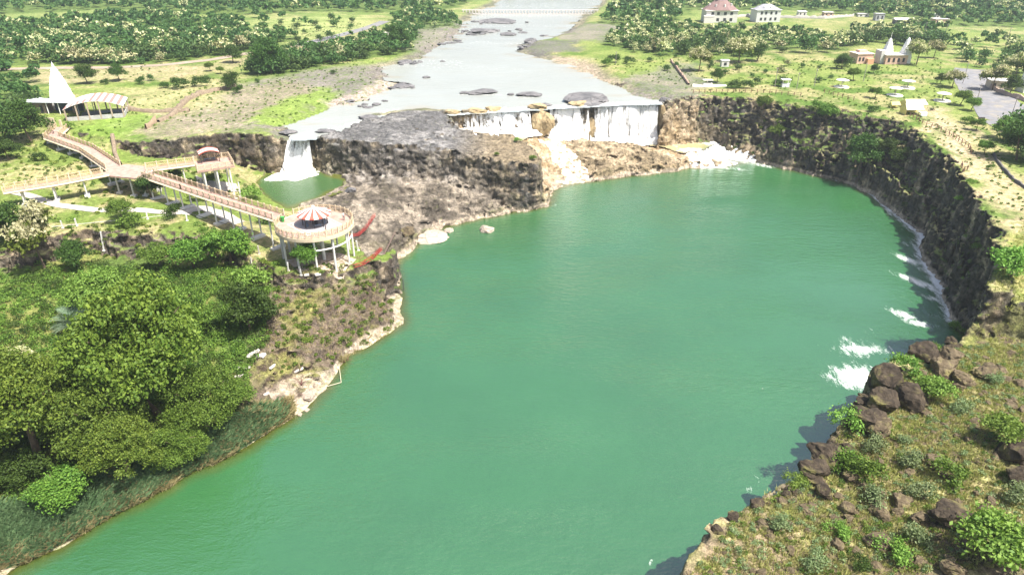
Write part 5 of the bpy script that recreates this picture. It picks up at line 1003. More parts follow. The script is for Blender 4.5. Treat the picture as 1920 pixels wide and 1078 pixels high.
for k in range(4):
    a = k * 1.5708 + .5; mb = MB(); mb.box((0, 0, .45), (1.6, .45, .09)); mb.box((-.6, 0, .21), (.12, .4, .4)); mb.box((.6, 0, .21), (.12, .4, .4)); ob = mb.build('bench', mat('blue_grey_seat', (.16, .22, .30), .6), sh); ob.location = (1.6*math.cos(a), 1.6*math.sin(a), 0); ob.rotation_euler = (0, 0, a + 1.5708)
MB().box((0, 0, .9), (.9, .9, 1.7)).build('kiosk_core', DARKM, sh, .05)
# bin at the platform entrance
bpos = pc + Vector((PR * .9 * math.cos(gate + .3), PR * .9 * math.sin(gate + .3), 0)); b_ = empty('bin', bpos); tag(b_, 'green waste bin at the entrance of the round platform', 'bin'); MB().lathe([(0, .01), (.3, .01), (.38, .95), (0, .95)], 14).build('drum', mat('green_plastic', (.05, .28, .06), .5), b_); MB().lathe([(.42, .95), (.42, 1.03), (0, 1.1)], 14).build('lid', mat('green_lid', (.07, .33, .08), .5), b_)
# small square lookout
q4 = [Vector((*P(u, v, DZ), DZ)) for u, v in ((363, 303), (430, 294), (440, 311), (370, 322))]; ctr = sum(q4, Vector()) / 4; o = empty('lookout', ctr); tag(o, 'small square lookout with a pink deck at the end of the short footbridge', 'platform'); loc = [q - ctr for q in q4]
MB().prism([(q.x, q.y) for q in loc], -.4, 0).build('deck', PINKD, o); pst, lat = Posts(), MB()
for a, b in ((0, 1), (1, 2), (2, 3)): rail_piece(pst, lat, loc[a] * .97, loc[b] * .97, 1.2, 1.6)
rail_piece(pst, lat, loc[3] * .97, loc[3].lerp(loc[0], .35) * .97, 1.2, 1.6)
rl = lat.build('railing', RUST, o); pst.build('railing_post', CREAM, rl)
for s_ in (.12, .5, .88):
    for a, b in ((3, 2), (0, 1)):
        q = loc[a].lerp(loc[b], s_) * .9; gz = drop(ctr.x + q.x, ctr.y + q.y) - DZ; MB().tube([(q.x, q.y, gz - .3), (q.x, q.y, -.3)], .22, 8).build('pillar', WHITEP, o); MB().box((q.x, q.y, gz + .1), (1.0, 1.0, .5)).build('footing', WHITEP, o)
sp = Vector((*P(394, 302, DZ), DZ)); ang = math.atan2((q4[1] - q4[0]).y, (q4[1] - q4[0]).x); sh = empty('arched_shelter', sp, ang); tag(sh, 'shelter with a red and white striped arched roof on the small square lookout', 'shelter'); T_ = []
for k in range(12):
    a, b = -2.3 + k * 4.6 / 12, -2.3 + (k + 1) * 4.6 / 12; za, zb = 2.95 - .13 * a * a, 2.95 - .13 * b * b
    for j in range(5):
        y0, y1 = -1.9 + j * .76, -1.9 + (j + 1) * .76; T_.append((((a, y0, za), (b, y0, zb), (b, y1, zb), (a, y1, za)), j % 2)); T_.append((((a, y0, za - .1), (a, y1, za - .1), (b, y1, zb - .1), (b, y0, zb - .1)), j % 2))
    for y0 in (-1.9, 1.9): T_.append((((a, y0, za), (b, y0, zb), (b, y0, zb - .1), (a, y0, za - .1)), 0))
striped('roof', T_, sh)
for x in (-2, 2):
    for y in (-1.6, 1.6): MB().tube([(x, y, .01), (x, y, 2.9 - .13 * x * x)], .09, 8).build('post', DARKM, sh)
MB().box((0, .6, .45), (2.6, .5, .1)).box((-1, .6, .21), (.12, .4, .4)).box((1, .6, .21), (.12, .4, .4)).build('bench', mat('blue_grey_seat', (.16, .22, .30), .6), sh)
# ------------------------------------------------------------------ people (tiny in the photograph)
SKIN = mat('skin', (.25, .14, .09), .6)
def person(pos, rz, label, top, bottom, lean=0, arm=.25):
    v = {'hip': (0, 0, .92), 'sp': (0, .01, 1.15), 'ch': (0, .02, 1.36), 'nk': (0, .02, 1.48), 'hd': (0, 0, 1.58), 'ht': (0, -.01, 1.70), 'sl': (.19, .02, 1.42), 'sr': (-.19, .02, 1.42), 'el': (.26, .04, 1.15), 'er': (-.26, .04, 1.15), 'wl': (.27, -arm, .98), 'wr': (-.27, -.06, .92), 'hl': (.27, -arm - .08, .96), 'hr': (-.27, -.08, .82), 'll': (.1, 0, .86), 'lr': (-.1, 0, .86), 'kl': (.11, -.06, .49), 'kr': (-.11, .02, .49), 'al': (.11, -.02, .09), 'ar': (-.11, .06, .09), 'tl': (.12, -.17, .04), 'tr': (-.12, -.09, .04)}
    r = dict(hip=.13, sp=.125, ch=.15, nk=.055, hd=.09, ht=.075, sl=.065, sr=.065, el=.045, er=.045, wl=.032, wr=.032, hl=.035, hr=.035, ll=.09, lr=.09, kl=.06, kr=.06, al=.042, ar=.042, tl=.035, tr=.035); ks = list(v); E = 'hip sp,sp ch,ch nk,nk hd,hd ht,ch sl,ch sr,sl el,el wl,wl hl,sr er,er wr,wr hr,hip ll,hip lr,ll kl,kl al,al tl,lr kr,kr ar,ar tr'
    me = bpy.data.meshes.new('person'); me.from_pydata([v[k] for k in ks], [tuple(ks.index(q) for q in e.split()) for e in E.split(',')], []); o = link('person', me); o.modifiers.new('skin', 'SKIN'); 
    for i, k in enumerate(ks): sv = me.skin_vertices[0].data[i]; sv.radius = (r[k], r[k] * (.75 if k in ('ch', 'sp', 'hip') else 1)); sv.use_root = k == 'hip'
    o.modifiers.new('sub', 'SUBSURF').levels = 1
    t = NT('person_clothes'); z = t.n('SeparateXYZ', {0: t.obj()}).outputs[2]; x = t.math('ABSOLUTE', t.n('SeparateXYZ', {0: t.obj()}).outputs[0]); c = t.mix(bottom, top, t.math('GREATER_THAN', z, .95)); skin = t.math('MAXIMUM', t.math('GREATER_THAN', z, 1.47), t.math('MULTIPLY', t.math('GREATER_THAN', x, .215), t.math('LESS_THAN', z, 1.18))); c = t.mix(c, (.25, .14, .09), skin); c = t.mix(c, (.02, .015, .012), t.math('GREATER_THAN', z, 1.64)); me.materials.append(t.done(t.bsdf(c, .8)))
    o.location = pos; o.rotation_euler = (0, 0, rz); return tag(o, label, 'person')
person(Vector((*P(645, 413, PZ), PZ + .01)), .6, 'person in dark trousers and white top standing by the railing of the round platform', (.6, .6, .58), (.04, .04, .05))
person(Vector((*P(396, 363, DZ), DZ + .02)), 2.2, 'person in dark clothes standing on the long footbridge', (.05, .05, .07), (.04, .04, .05))
person(Vector((*P(612, 437, PZ), PZ + .01)), -1.2, 'person in dark clothes beside the round shelter', (.06, .06, .08), (.03, .03, .04))
# ------------------------------------------------------------------ wrecked red trusses, poles, rubble
def truss(p, label, w=.75):
    pts = [Vector(q) for q in p]; o = empty('steel_truss', (0, 0, 0)); tag(o, label, 'steel truss', 'collapsed red trusses'); ch, br = MB(), MB(); side = Vector((.55, -.6, .25)).normalized() * w / 2
    for s_ in (-1, 1): ch.tube([q + side * s_ for q in pts], .05, 6); ch.tube([q + side * s_ + Vector((0, 0, .55)) for q in pts], .04, 6)
    for a, b in zip(pts, pts[1:]):
        n = max(2, int((b - a).length / .7))
        for i in range(n):
            q, r_ = a.lerp(b, i / n), a.lerp(b, (i + 1) / n); sg = 1 if i % 2 else -1; br.tube([q + side * sg, r_ - side * sg], .03, 5); br.tube([q + side * sg, r_ + side * sg + Vector((0, 0, .55))], .03, 5); br.tube([q - side * sg + Vector((0, 0, .55)), r_ - side * sg], .045, 5)
    ch.build('chord', REDT, o); br.build('brace', REDT, o); return o
def gz(u, v, up=0): g = G(u, v); return Vector((g.x, g.y, g.z + up))
truss([gz(656, 448, .5), gz(672, 445, .4), gz(686, 434, .6), gz(704, 416, 1.6)], 'upper bent red steel truss lying behind the round platform')
truss([gz(664, 506, .5), gz(680, 502, .6), gz(700, 492, .9), gz(716, 478, 1.2)], 'lower bent red steel truss at the cliff tip below the platform')
def pole(name, a, b, r, m, label, cat): mb = MB(); mb.tube([a, b], r, 7); return tag(mb.build(name, m), label, cat)
pole('steel_beam', gz(712, 496, .2), gz(742, 452, 2.2), .16, mat('rusty_beam', (.14, .10, .08), .8, .3, .3, 2), 'dark rusty beam leaning out from the cliff tip', 'beam')
g = gz(736, 503); pole('bent_pipe', g + Vector((-.2, 0, .1)), g + Vector((1.6, -.5, .9)), .06, mat('black_pipe', (.06, .06, .06), .7), 'thin black pipe hanging out over the water', 'pipe')
pole('water_pole', Vector((*P(757, 545, 0), -.6)), Vector((*P(757, 545, 0), 2.6)), .09, mat('black_pipe', (.06, .06, .06), .7), 'thin dark pole standing in the water near the cliff tip', 'pole')
for i, (u, v, h_, lb) in enumerate([(472, 500, 1.9, 'leaning grey concrete post left of its twin below the platform'), (486, 476, 1.8, 'grey concrete post beside the path to the platform'), (672, 470, 2.2, 'white concrete post right of the round platform'), (541, 508, 1.8, 'leaning concrete post left of the platform tree'), (565, 516, 1.8, 'leaning concrete post right of the dark hedge below the platform'), (118, 428, 1.7, 'left white post of the broken path rail'), (144, 424, 1.7, 'second white post of the broken path rail'), (277, 411, 1.6, 'white post at the middle of the broken path rail'), (351, 414, 1.6, 'white post at the right end of the broken path rail'), (35, 440, 1.7, 'white post near the left edge beside the pale tree'), (195, 470, 4.2, 'pale post standing against the brown cliff'), (452, 372, 4.0, 'slim cream lamp pole beside the plunge pool')]):
    a = gz(u, v); mb = MB(); mb.box((0, 0, h_ / 2 - .2), (.24, .24, h_ + .4)); mb.box((0, 0, .02), (.5, .5, .2)); ob = mb.build('concrete_post', WHITEP if i > 1 else CONC); ob.location = a; ob.rotation_euler = (random.uniform(-.12, .12), random.uniform(-.12, .12), random.uniform(0, 1)); tag(ob, lb, 'post')
for i, (u, v, L, an, lb) in enumerate([(512, 688, 1.9, 1.4, 'white concrete stick lying upright on the slope, right of the rubble'), (560, 695, 1.7, .3, 'white concrete piece lying near the dead bush on the slope'), (476, 663, 2.0, .7, 'topmost long white rubble piece at the tree edge'), (470, 672, 1.3, -.3, 'white rubble block just under the topmost piece'), (487, 668, 1.4, .9, 'white rubble block right of the topmost piece'), (462, 690, 1.3, .2, 'pale triangular rubble piece beside the tree crown'), (452, 706, 1.9, .5, 'slanting white slab at the lower end of the rubble'), (494, 668, 1.0, 1.2, 'small white block next to the upright stick'), (448, 690, 1.0, .1, 'small rubble piece closest to the big tree'), (500, 740, .9, .4, 'small white stone on the sand near the reeds'), (575, 517, .9, .2, 'pale square block under the platform tree'), (596, 516, 1.1, .6, 'cream coloured block below the platform pillars')]):
    a = gz(u, v); mb = MB(); mb.box((0, 0, 0), (L, .42 + .1 * (i % 3), .36)); ob = mb.build('concrete_rubble', mat('rubble', (.60, .55, .50), .9, .2, .2, 1.5)); ob.location = a + Vector((0, 0, .15)); ob.rotation_euler = (random.uniform(-.25, .25), random.uniform(-.3, .3), an); tag(ob, lb, 'rubble'); b = ob.modifiers.new('bevel', 'BEVEL'); b.width = .06
for (u, v, w_, lb, m_) in [(660, 690, 24, 'concrete block with a rusty mesh at the waterline', RK_PALE), (578, 745, 26, 'lower block with rusty mesh at the waterline', RK_PALE), (562, 778, 10, 'left of two white stones at the tip of the reeds', RK_PALE), (576, 770, 11, 'right of two white stones at the tip of the reeds', RK_PALE), (536, 782, 16, 'pinkish stone buried in the dry reeds', RK_PALE)]:
    boulder(u, v, w_, w_ * .6, lb, m_, 3, name='shore_stone')
def twig(u, v, r_, label, m_, n=14, up=1.0):
    g = gz(u, v); mb = MB(); k = r_ / ppm(g)
    for i in range(n): a = random.uniform(0, 6.28); e = random.uniform(.2, 1.2) * up; L = k * random.uniform(.6, 1.2); mb.tube([g, g + Vector((math.cos(a) * L * .5, math.sin(a) * L * .5, L * e * .6)), g + Vector((math.cos(a + .4) * L, math.sin(a + .4) * L, L * e * .8))], [.045, .03, .012], 4)
    return tag(mb.build('dead_branch', m_), label, 'branches')
RW = mat('reddish_wood', (.16, .07, .06), .9); twig(650, 680, 16, 'reddish dry bush on the waterline block', RW); twig(565, 722, 20, 'dead reddish bush on the sand of the left shore', RW); twig(575, 745, 16, 'dry twigs on the lower waterline block', RW); twig(545, 755, 24, 'grey dead branch on the sand', mat('grey_wood', (.3, .27, .23), .9), 8, .3)
mb = MB(); a, b, c_ = Vector((*P(596, 730, 0), .1)), Vector((*P(640, 719, 0), .25)), Vector((*P(637, 694, 0), .9)); mb.tube([a, b], .06, 6); mb.tube([b, c_], .05, 6); tag(mb.build('floating_pole', mat('bleached_wood', (.55, .50, .36), .9)), 'bent pale pole lying in the water at the left shore', 'pole')
pole('handrail', gz(100, 432, .8), gz(345, 408, .9), .05, WHITEP, 'broken white pipe rail along the cliff below the path', 'railing'); pole('handrail', gz(352, 405, .8), gz(432, 428, .7), .06, DARKM, 'dark pipe rail along the concrete steps', 'railing')
# ------------------------------------------------------------------ walls and fences
def wall_line(name, s, h, th, m, label, cat='wall', z=17, rough=.3):
    c = PL(s, z); L = np.r_[0, np.cumsum(np.hypot(*np.diff(c, axis=0).T))]; q = np.linspace(0, L[-1], max(4, int(L[-1] / .8))); p = np.stack([np.interp(q, L, c[:, 0]), np.interp(q, L, c[:, 1])], 1); d = np.gradient(p, axis=0); d /= np.linalg.norm(d, axis=1)[:, None]; nr = np.stack([-d[:, 1], d[:, 0]], 1); rows = []
    g_ = np.array([drop(*a) for a in p]); hh = h * (1 + rough * (vn(q * .9, q * 0, seed=41) - .5) * 2)
    for o_, z_ in ((-1, 0), (-.85, 1), (.85, 1), (1, 0)): e = p + nr * th / 2 * o_; rows.append(np.c_[e, g_ - .3 + z_ * (hh + .3)])
    Vv = np.stack(rows, 1); n = len(p); idx = np.arange(n * 4).reshape(n, 4); me = np_mesh(name, Vv.reshape(-1, 3), np.stack([idx[:-1, :-1], idx[:-1, 1:], idx[1:, 1:], idx[1:, :-1]], -1).reshape(-1, 4)); return tag(link(name, me, m), label, cat)
STONEW = rock_mat('rubble_wall', (.19, .14, .10), (.30, .24, .17))
wall_line('rubble_wall', '442,163 415,168 380,176 352,188 330,210', 1.2, 1.3, STONEW, 'brown rubble wall curving down from the dark tree over the meadow'); wall_line('rubble_wall', '240,207 285,211 330,210 356,209', 1.0, 1.2, STONEW, 'brown rubble wall running right from the striped roof shed'); wall_line('rubble_wall', '330,212 318,219 296,229', .9, 1.3, STONEW, 'short brown rubble wall between the wall corner and the brick wall')
wall_line('brick_wall', '293,229 274,242', 1.5, .5, mat('brick', (.30, .22, .15), .9, .2, .35, 2), 'short straight brick wall on the grass right of the temple'); wall_line('rubble_wall', '212,258 210,268 218,282', 1.0, 1.0, STONEW, 'small dark rubble wall running down beside the footbridge bend')
wall_line('kerb_wall', '1862,292 1870,305 1885,325 1902,342 1925,358', .6, .45, mat('dark_kerb', (.13, .12, .11), .9), 'dark low kerb wall on the dry lawn at the right edge'); wall_line('boundary_wall', '1855,170 1880,180 1925,194', 1.3, .4, mat('pink_wall', (.50, .36, .28), .85), 'pinkish boundary wall along the far side of the road')
wall_line('boundary_wall', '1450,35 1490,36 1545,37 1600,33', 1.6, .5, mat('grey_wall', (.36, .34, .31), .9), 'long grey compound wall right of the villas'); wall_line('boundary_wall', '1370,35 1400,33 1408,36', 1.6, .5, mat('grey_wall', (.36, .34, .31), .9), 'short compound wall between the two villas')
WOODF = mat('fence_wood', (.26, .15, .11), .9, .1, .3, 2)
def fence(s, label, every=1.9, h=1.25, z=17):
    c = PL(s, z); L = np.r_[0, np.cumsum(np.hypot(*np.diff(c, axis=0).T))]; n = int(L[-1] / every); q = np.linspace(0, L[-1], n + 1); p = [(a, b, drop(a, b)) for a, b in zip(np.interp(q, L, c[:, 0]), np.interp(q, L, c[:, 1]))]; o = empty('post_fence', p[0]); tag(o, label, 'fence'); o0 = Vector(p[0]); first = None
    for i, a in enumerate(p):
        d = Vector(a) - o0
        if first is None: mb = MB(); mb.box((0, 0, h / 2 - .1), (.16, .16, h + .2)); first = mb.build('post', WOODF, o); ob = first
        else: ob = first.copy(); COL.objects.link(ob); ob.parent = o
        ob.location = d; ob.rotation_euler = (random.uniform(-.1, .1), random.uniform(-.1, .1), random.uniform(0, 1))
    for hh in (.5, .98): mb = MB(); mb.tube([Vector(a) - o0 + Vector((0, 0, h * hh)) for a in p], .045, 5); mb.build('rail', WOODF, o)
    return o
fence('1300,177 1345,176 1400,176 1440,178 1470,181 1500,184', 'brown post fence along the rim behind the main fall'); fence('1545,176 1580,186 1600,190', 'short post fence behind the yellow tents'); fence('1706,220 1730,234 1760,245 1785,257 1800,268 1815,278 1820,290', 'brown post fence along the rim beside the dirt yard'); fence('1800,315 1806,325 1812,322', 'short broken fence at the bare cliff top', 1.2)
# ------------------------------------------------------------------ temple with white spire and its sheds
WHITE = mat('limewash', (.80, .79, .77), .8, .25, .07, .3, .08); GLASSD = mat('dark_opening', (.03, .032, .038), .5, .4, .2, 1); STEELR = mat('pale_sheet_roof', (.66, .68, .72), .45, .5, .08, .4)
tb = P(112, 205, 17); k_ = ppm((*tb, 17)); gT = drop(*tb)
def shikhara(mb, c, w, h, n=14, top=.12):
    for i in range(n):
        t0, t1 = i / n, (i + 1) / n; f = lambda t: w / 2 * float(np.interp(t, [0, .3, .55, .8, .93, 1], [1, .80, .60, .36, .22, .10])); a, b = f(t0), f(t1); z0, z1 = c[2] + h * t0, c[2] + h * t1
        mb.add([(c[0]+sx*a, c[1]+sy*a, z0) for sx, sy in ((-1,-1),(1,-1),(1,1),(-1,1))] + [(c[0]+sx*b*1.0, c[1]+sy*b, z1) for sx, sy in ((-1,-1),(1,-1),(1,1),(-1,1))], [(0,1,5,4),(1,2,6,5),(2,3,7,6),(3,0,4,7),(4,5,6,7)])
        if i % 3 == 0: mb.box((c[0], c[1], z0 + .06), (2 * a + .22, 2 * a + .22, .14))
t_ = empty('temple', (tb[0], tb[1], gT)); tag(t_, 'temple with a tall tapering white spire above a white flat roofed hall', 'temple')
mb = MB(); shikhara(mb, (.8, 1.5, 3.2), 4.7, 9.2); mb.box((.8, 1.5, 1.7), (5.0, 5.0, 3.2)); mb.build('spire', WHITE, t_)
MB().lathe([(0, 14.0), (.1, 13.3), (.32, 13.0), (.15, 12.8), (.42, 12.6), (.4, 12.3)], 12, (.8, 1.5)).build('finial', WHITE, t_)
hw = [(-7.5, -5.5), (9.0, -6.5), (10.5, -1.0), (-5, 0.5)]
mb = MB(); mb.prism([(-7.6, -6.2), (10.4, -7.2), (12.2, -1.6), (-2.5, -1.7), (-6.0, .2)], 3.4, 3.62); mb.build('flat_roof', STEELR, t_)
mb = MB(); mb.box((-3.6, -4.0, 1.5), (6.4, 3.6, 3.3)); mb.build('hall_wall', mat('brown_wall', (.22, .17, .14), .9), t_)
for i, x in enumerate((-5.6, -3.6, -1.6)): MB().box((x, -5.82, 1.3), (.9, .06, 2.2)).build('door', GLASSD, t_)
MB().box((4.8, -2.3, 1.4), (9.0, .15, 2.6)).build('back_wall', mat('blue_wall', (.12, .14, .2), .8), t_)
for x, y in ((-7, -5.9), (.4, -6.2), (4, -6.4), (9.8, -6.8), (11.6, -2)): MB().tube([(x, y, -.8), (x, y, 3.4)], .13, 8).build('column', WHITE, t_)
s0 = P(186, 216, 17); sh = empty('arched_shed', (s0[0], s0[1], drop(*s0)), .35); tag(sh, 'open shed with a red and white striped arched roof beside the temple spire', 'shed'); T_ = []; WX, DY = 15.5, 11.5; Zr = lambda x: 3.3 + 1.9 * (1 - (2 * x / WX) ** 2)
NXs, NYs = 18, 8
for i in range(NXs):
    a, b = -WX / 2 + i * WX / NXs, -WX / 2 + (i + 1) * WX / NXs
    for j in range(NYs):
        y0, y1 = -DY / 2 + j * DY / NYs, -DY / 2 + (j + 1) * DY / NYs; mi = 0 if i % 2 == 0 and (a > -2 or j < 3) else 1; T_.append((((a, y0, Zr(a)), (b, y0, Zr(b)), (b, y1, Zr(b)), (a, y1, Zr(a))), mi)); T_.append((((a, y0, Zr(a) - .12), (a, y1, Zr(a) - .12), (b, y1, Zr(b) - .12), (b, y0, Zr(b) - .12)), 1))
    for y0 in (-DY / 2, DY / 2): T_.append((((a, y0, Zr(a)), (b, y0, Zr(b)), (b, y0, Zr(b) - .12), (a, y0, Zr(a) - .12)), 1))
striped('roof', T_, sh, (mat('faded_red', (.50, .20, .17), .6), ROOFW))
for i in range(6):
    for y in (-DY / 2 + .3, DY / 2 - .3): x = -WX / 2 + .4 + i * (WX - .8) / 5; MB().box((x, y, Zr(x) / 2 - .5), (.34, .34, Zr(x) + .9)).build('column', mat('column_paint', (.42, .33, .26), .8), sh)
for y in (0,): MB().box((WX / 2 - .4, y, Zr(WX / 2 - .4) / 2 - .5), (.34, .34, Zr(WX / 2 - .4) + .9)).build('column', mat('column_paint', (.42, .33, .26), .8), sh)
MB().box((0, -DY / 2 + .3, .35), (WX - .9, .18, 1.5)).build('low_wall', mat('pale_wall', (.45, .44, .44), .8), sh); MB().box((WX / 2 - .4, 0, .35), (.18, DY - 1.0, 1.5)).build('low_wall', mat('pale_wall', (.45, .44, .44), .8), sh); MB().box((0, 0, -.25), (WX - .6, DY - .4, .5)).build('floor_slab', mat('shed_floor', (.2, .2, .22), .8), sh)
g = gz(96, 240); gt_ = empty('gate_pillars', g); tag(gt_, 'cream gate wall at the upper end of the footbridge below the temple', 'gate'); MB().box((0, .4, 1.0), (2.2, .5, 3.2)).build('pillar', CREAM, gt_); MB().box((2.6, .6, .7), (.5, .5, 2.6)).build('pillar', CREAM, gt_)
# ------------------------------------------------------------------ right plateau: houses, pink temple, shelters, tents
def window(parent, x, y, z, w, h, axis='y', m=None):
    parent = next((c for c in parent.children if c.name.split('.')[0] in ('wall', 'hall_wall')), parent); d = (w, .10, h) if axis == 'y' else (.10, w, h); MB().box((x, y, z), d).build('window', m or GLASSD, parent)
def villa(u, v, wpx, label, wallm, roofm, storeys, hip, rz=0, balcony=True):
    p = P(u, v, 17); w = wpx / ppm((*p, 17)); d = w * .62; z0 = drop(*p); o = empty('villa', (p[0], p[1], z0), rz); tag(o, label, 'house', 'large houses on the plain'); sh_ = 3.2; H_ = sh_ * storeys
    MB().box((0, 0, H_ / 2 - .3), (w, d, H_ + .6)).build('wall', wallm, o)
    if balcony: mb = MB(); mb.box((-w * .42, -d * .5 - .9, sh_ * .5 - .15), (w * .32, 1.8, sh_ - .3)); mb.build('porch', wallm, o); MB().box((-w * .42, -d * .5 - .9, sh_ + .35), (w * .34, 1.9, .9)).build('balcony', wallm, o)
    for s_ in range(storeys):
        for x in (-.3, -.12, .1, .3): window(o, w * x, -d / 2 - .03, sh_ * (s_ + .55), w * .085, 1.5)
        for y in (-.2, .2): window(o, w / 2 + .03, d * y, sh_ * (s_ + .55), w * .08, 1.5, 'x')
    MB().box((0, 0, H_ + .08), (w * 1.06, d * 1.1, .22)).build('eave_slab', wallm, o)
    n = 8; ro = MB(); P0 = [(w * .54 * math.cos(a) * (1.08 if abs(math.cos(a)) > .5 else 1), d * .62 * math.sin(a)) for a in [k * .7854 + .3927 for k in range(n)]]; ro.add([(a, b, H_ + .2) for a, b in P0] + [(a * .32, b * .32, H_ + hip) for a, b in P0], [(k, (k + 1) % n, n + (k + 1) % n, n + k) for k in range(n)] + [tuple(range(n, 2 * n))]); rf = ro.build('roof', roofm, o)
    for k in range(8):
        a = k * .7854 + .2; MB().box((w * .36 * math.cos(a), d * .42 * math.sin(a), H_ + hip * .46), (w * .05, d * .07, hip * .34), a).build('dormer', wallm, rf)
    if hip > 4: lan = MB().box((0, 0, H_ + hip + .5), (w * .26, d * .3, 1.0)).build('lantern', wallm, rf); MB().prism([(w*.16*sx, d*.18*sy) for sx, sy in ((-1,-1),(1,-1),(1,1),(-1,1))], H_ + hip + 1.0, H_ + hip + 1.2).build('lantern_roof', ROOFW, rf)
    return o
villa(1347, 42, 58, 'big white two storey villa with a brown octagonal roof', mat('villa_white', (.66, .63, .60), .8, .2, .1), mat('brown_tiles', (.23, .15, .14), .8, .2, .25, .6), 2, 5.2, 0)
villa(1433, 42, 46, 'grey roofed white villa right of the brown roofed one', mat('villa_pale', (.60, .60, .60), .8, .2, .1), mat('grey_tiles', (.30, .30, .33), .7, .3, .2, .6), 2, 2.8, .1, False)
def hut(u, v, wpx, hpx, label, wm, rm, flat=True, rz=0, dk=.7, cat='house', n_open=2, name='house'):
    p = P(u, v, 17); k = ppm((*p, 17)); w, h = wpx / k, hpx / k; d = w * dk; z0 = drop(*p); o = empty(name, (p[0], p[1], z0), rz); tag(o, label, cat); MB().box((0, 0, h / 2 - .3), (w, d, h + .6)).build('wall', wm, o)
    for i in range(n_open): x = w * ((i + .5) / n_open - .5); window(o, x, -d / 2 - .03, h * .5, w / n_open * .34, h * .42)
    if flat: MB().box((0, 0, h + .1), (w * 1.1, d * 1.14, .2)).build('roof', rm, o)
    else: q = MB(); q.add([(-w*.56, -d*.6, h), (w*.56, -d*.6, h), (w*.56, d*.6, h), (-w*.56, d*.6, h), (-w*.56, 0, h*1.35), (w*.56, 0, h*1.35)], [(0,1,5,4), (2,3,4,5), (0,4,3), (1,2,5), (0,3,2,1)]); q.build('roof', rm, o)
    return o
WM, GR, PK = mat('villa_white', (.66, .63, .6)), mat('grey_sheet', (.38, .38, .40), .6), mat('peach_wall', (.62, .42, .33), .85, .2, .15)
hut(1502, 32, 15, 8, 'small white house right of the grey roofed villa', WM, WHITE, True); hut(1551, 31, 17, 6, 'low house with a pale flat roof behind the trees', PK, ROOFW, True); hut(1617, 33, 20, 5, 'long low white roof among the trees at the top right', WM, ROOFW, True, dk=.4); hut(1646, 40, 16, 12, 'grey two storey house with a dark opening among the trees', GR, GR, True); hut(1692, 46, 34, 8, 'long dark roofed shed beside the field at the top right', mat('dark_shed', (.12, .12, .13), .8), ROOFW, False, dk=.4, n_open=4); hut(1760, 46, 24, 9, 'peach house with a veranda at the top right', PK, ROOFW, True, n_open=3); hut(1758, 36, 12, 8, 'pale block house behind the peach veranda house', WM, WHITE, True)
hut(1358, 126, 14, 11, 'tiny white hut with one dark window among flowering trees', WM, WHITE, True, n_open=1, name='hut', cat='hut'); hut(1870, 168, 36, 14, 'cream gate house with wide openings beyond the road', mat('cream_wall', (.62, .52, .40), .8), ROOFW, True, n_open=3, rz=-.2); hut(1916, 120, 22, 8, 'pale blue sheet roof at the right edge', WM, mat('blue_sheet', (.5, .62, .72), .5), True)
pw = P(1921, 175, 17); o = empty('white_spire', (*pw, drop(*pw))); tag(o, 'white spire cut off by the right edge of the photo', 'tower'); mb = MB(); shikhara(mb, (0, 0, 2), 4, 9); mb.box((0, 0, 1), (4.3, 4.3, 2.4)); mb.build('tower', WHITE, o)
p0 = P(1672, 120, 17); o = empty('temple', (*p0, drop(*p0))); tag(o, 'pink walled temple with two white pointed spires in the right meadow', 'temple'); K = ppm((*p0, 17)); m1 = lambda px: px / K
MB().box((0, 0, 1.6), (m1(40), 6, 3.8)).build('hall_wall', PK, o); MB().box((0, 0, 3.62), (m1(43), 6.6, .25)).build('roof', ROOFW, o)
for i in range(4): window(o, m1(-14 + 9 * i), -3.03, 1.7, m1(4), 1.5)
MB().box((m1(-20), 1, 2.3), (m1(14), 5, 5.2)).build('side_wing', mat('grey_white', (.6, .58, .56), .8), o)
mb = MB(); shikhara(mb, (m1(-7), 2.5, 3.7), m1(15), m1(26)); mb.build('spire', WHITE, o); MB().tube([(m1(-7), 2.5, 3.7 + m1(25)), (m1(-7), 2.5, 3.7 + m1(36))], .07, 6).build('flagpole', WHITE, o)
mb = MB(); shikhara(mb, (m1(21), 0, 2.5), m1(17), m1(34)); mb.box((m1(21), 0, 1.2), (m1(17), m1(17), 2.8)); mb.build('spire', WHITE, o)
p0 = P(1612, 118, 17); o = empty('house', (*p0, drop(*p0)), .15); tag(o, 'pink flat roofed house left of the temple with two white spires', 'house'); w = m1(32); MB().box((0, 0, 1.7), (w, 6, 4)).build('wall', PK, o); MB().box((0, 0, 3.8), (w * 1.08, 6.6, .25)).build('roof', mat('pale_peach', (.68, .56, .48), .8), o); MB().box((w * .25, -3.6, 1.0), (w * .4, 1.6, 2.2)).build('porch', mat('orange_wall', (.62, .34, .20), .8), o); MB().box((w*.1, 1.4, 4.3), (w*.5, 2.6, .9)).build('stair_head', PK, o)
for x in (-.34, -.12): window(o, w * x, -3.03, 1.8, w * .12, 1.5)
CONW = mat('shelter_white', (.72, .68, .60), .8, .2, .1)
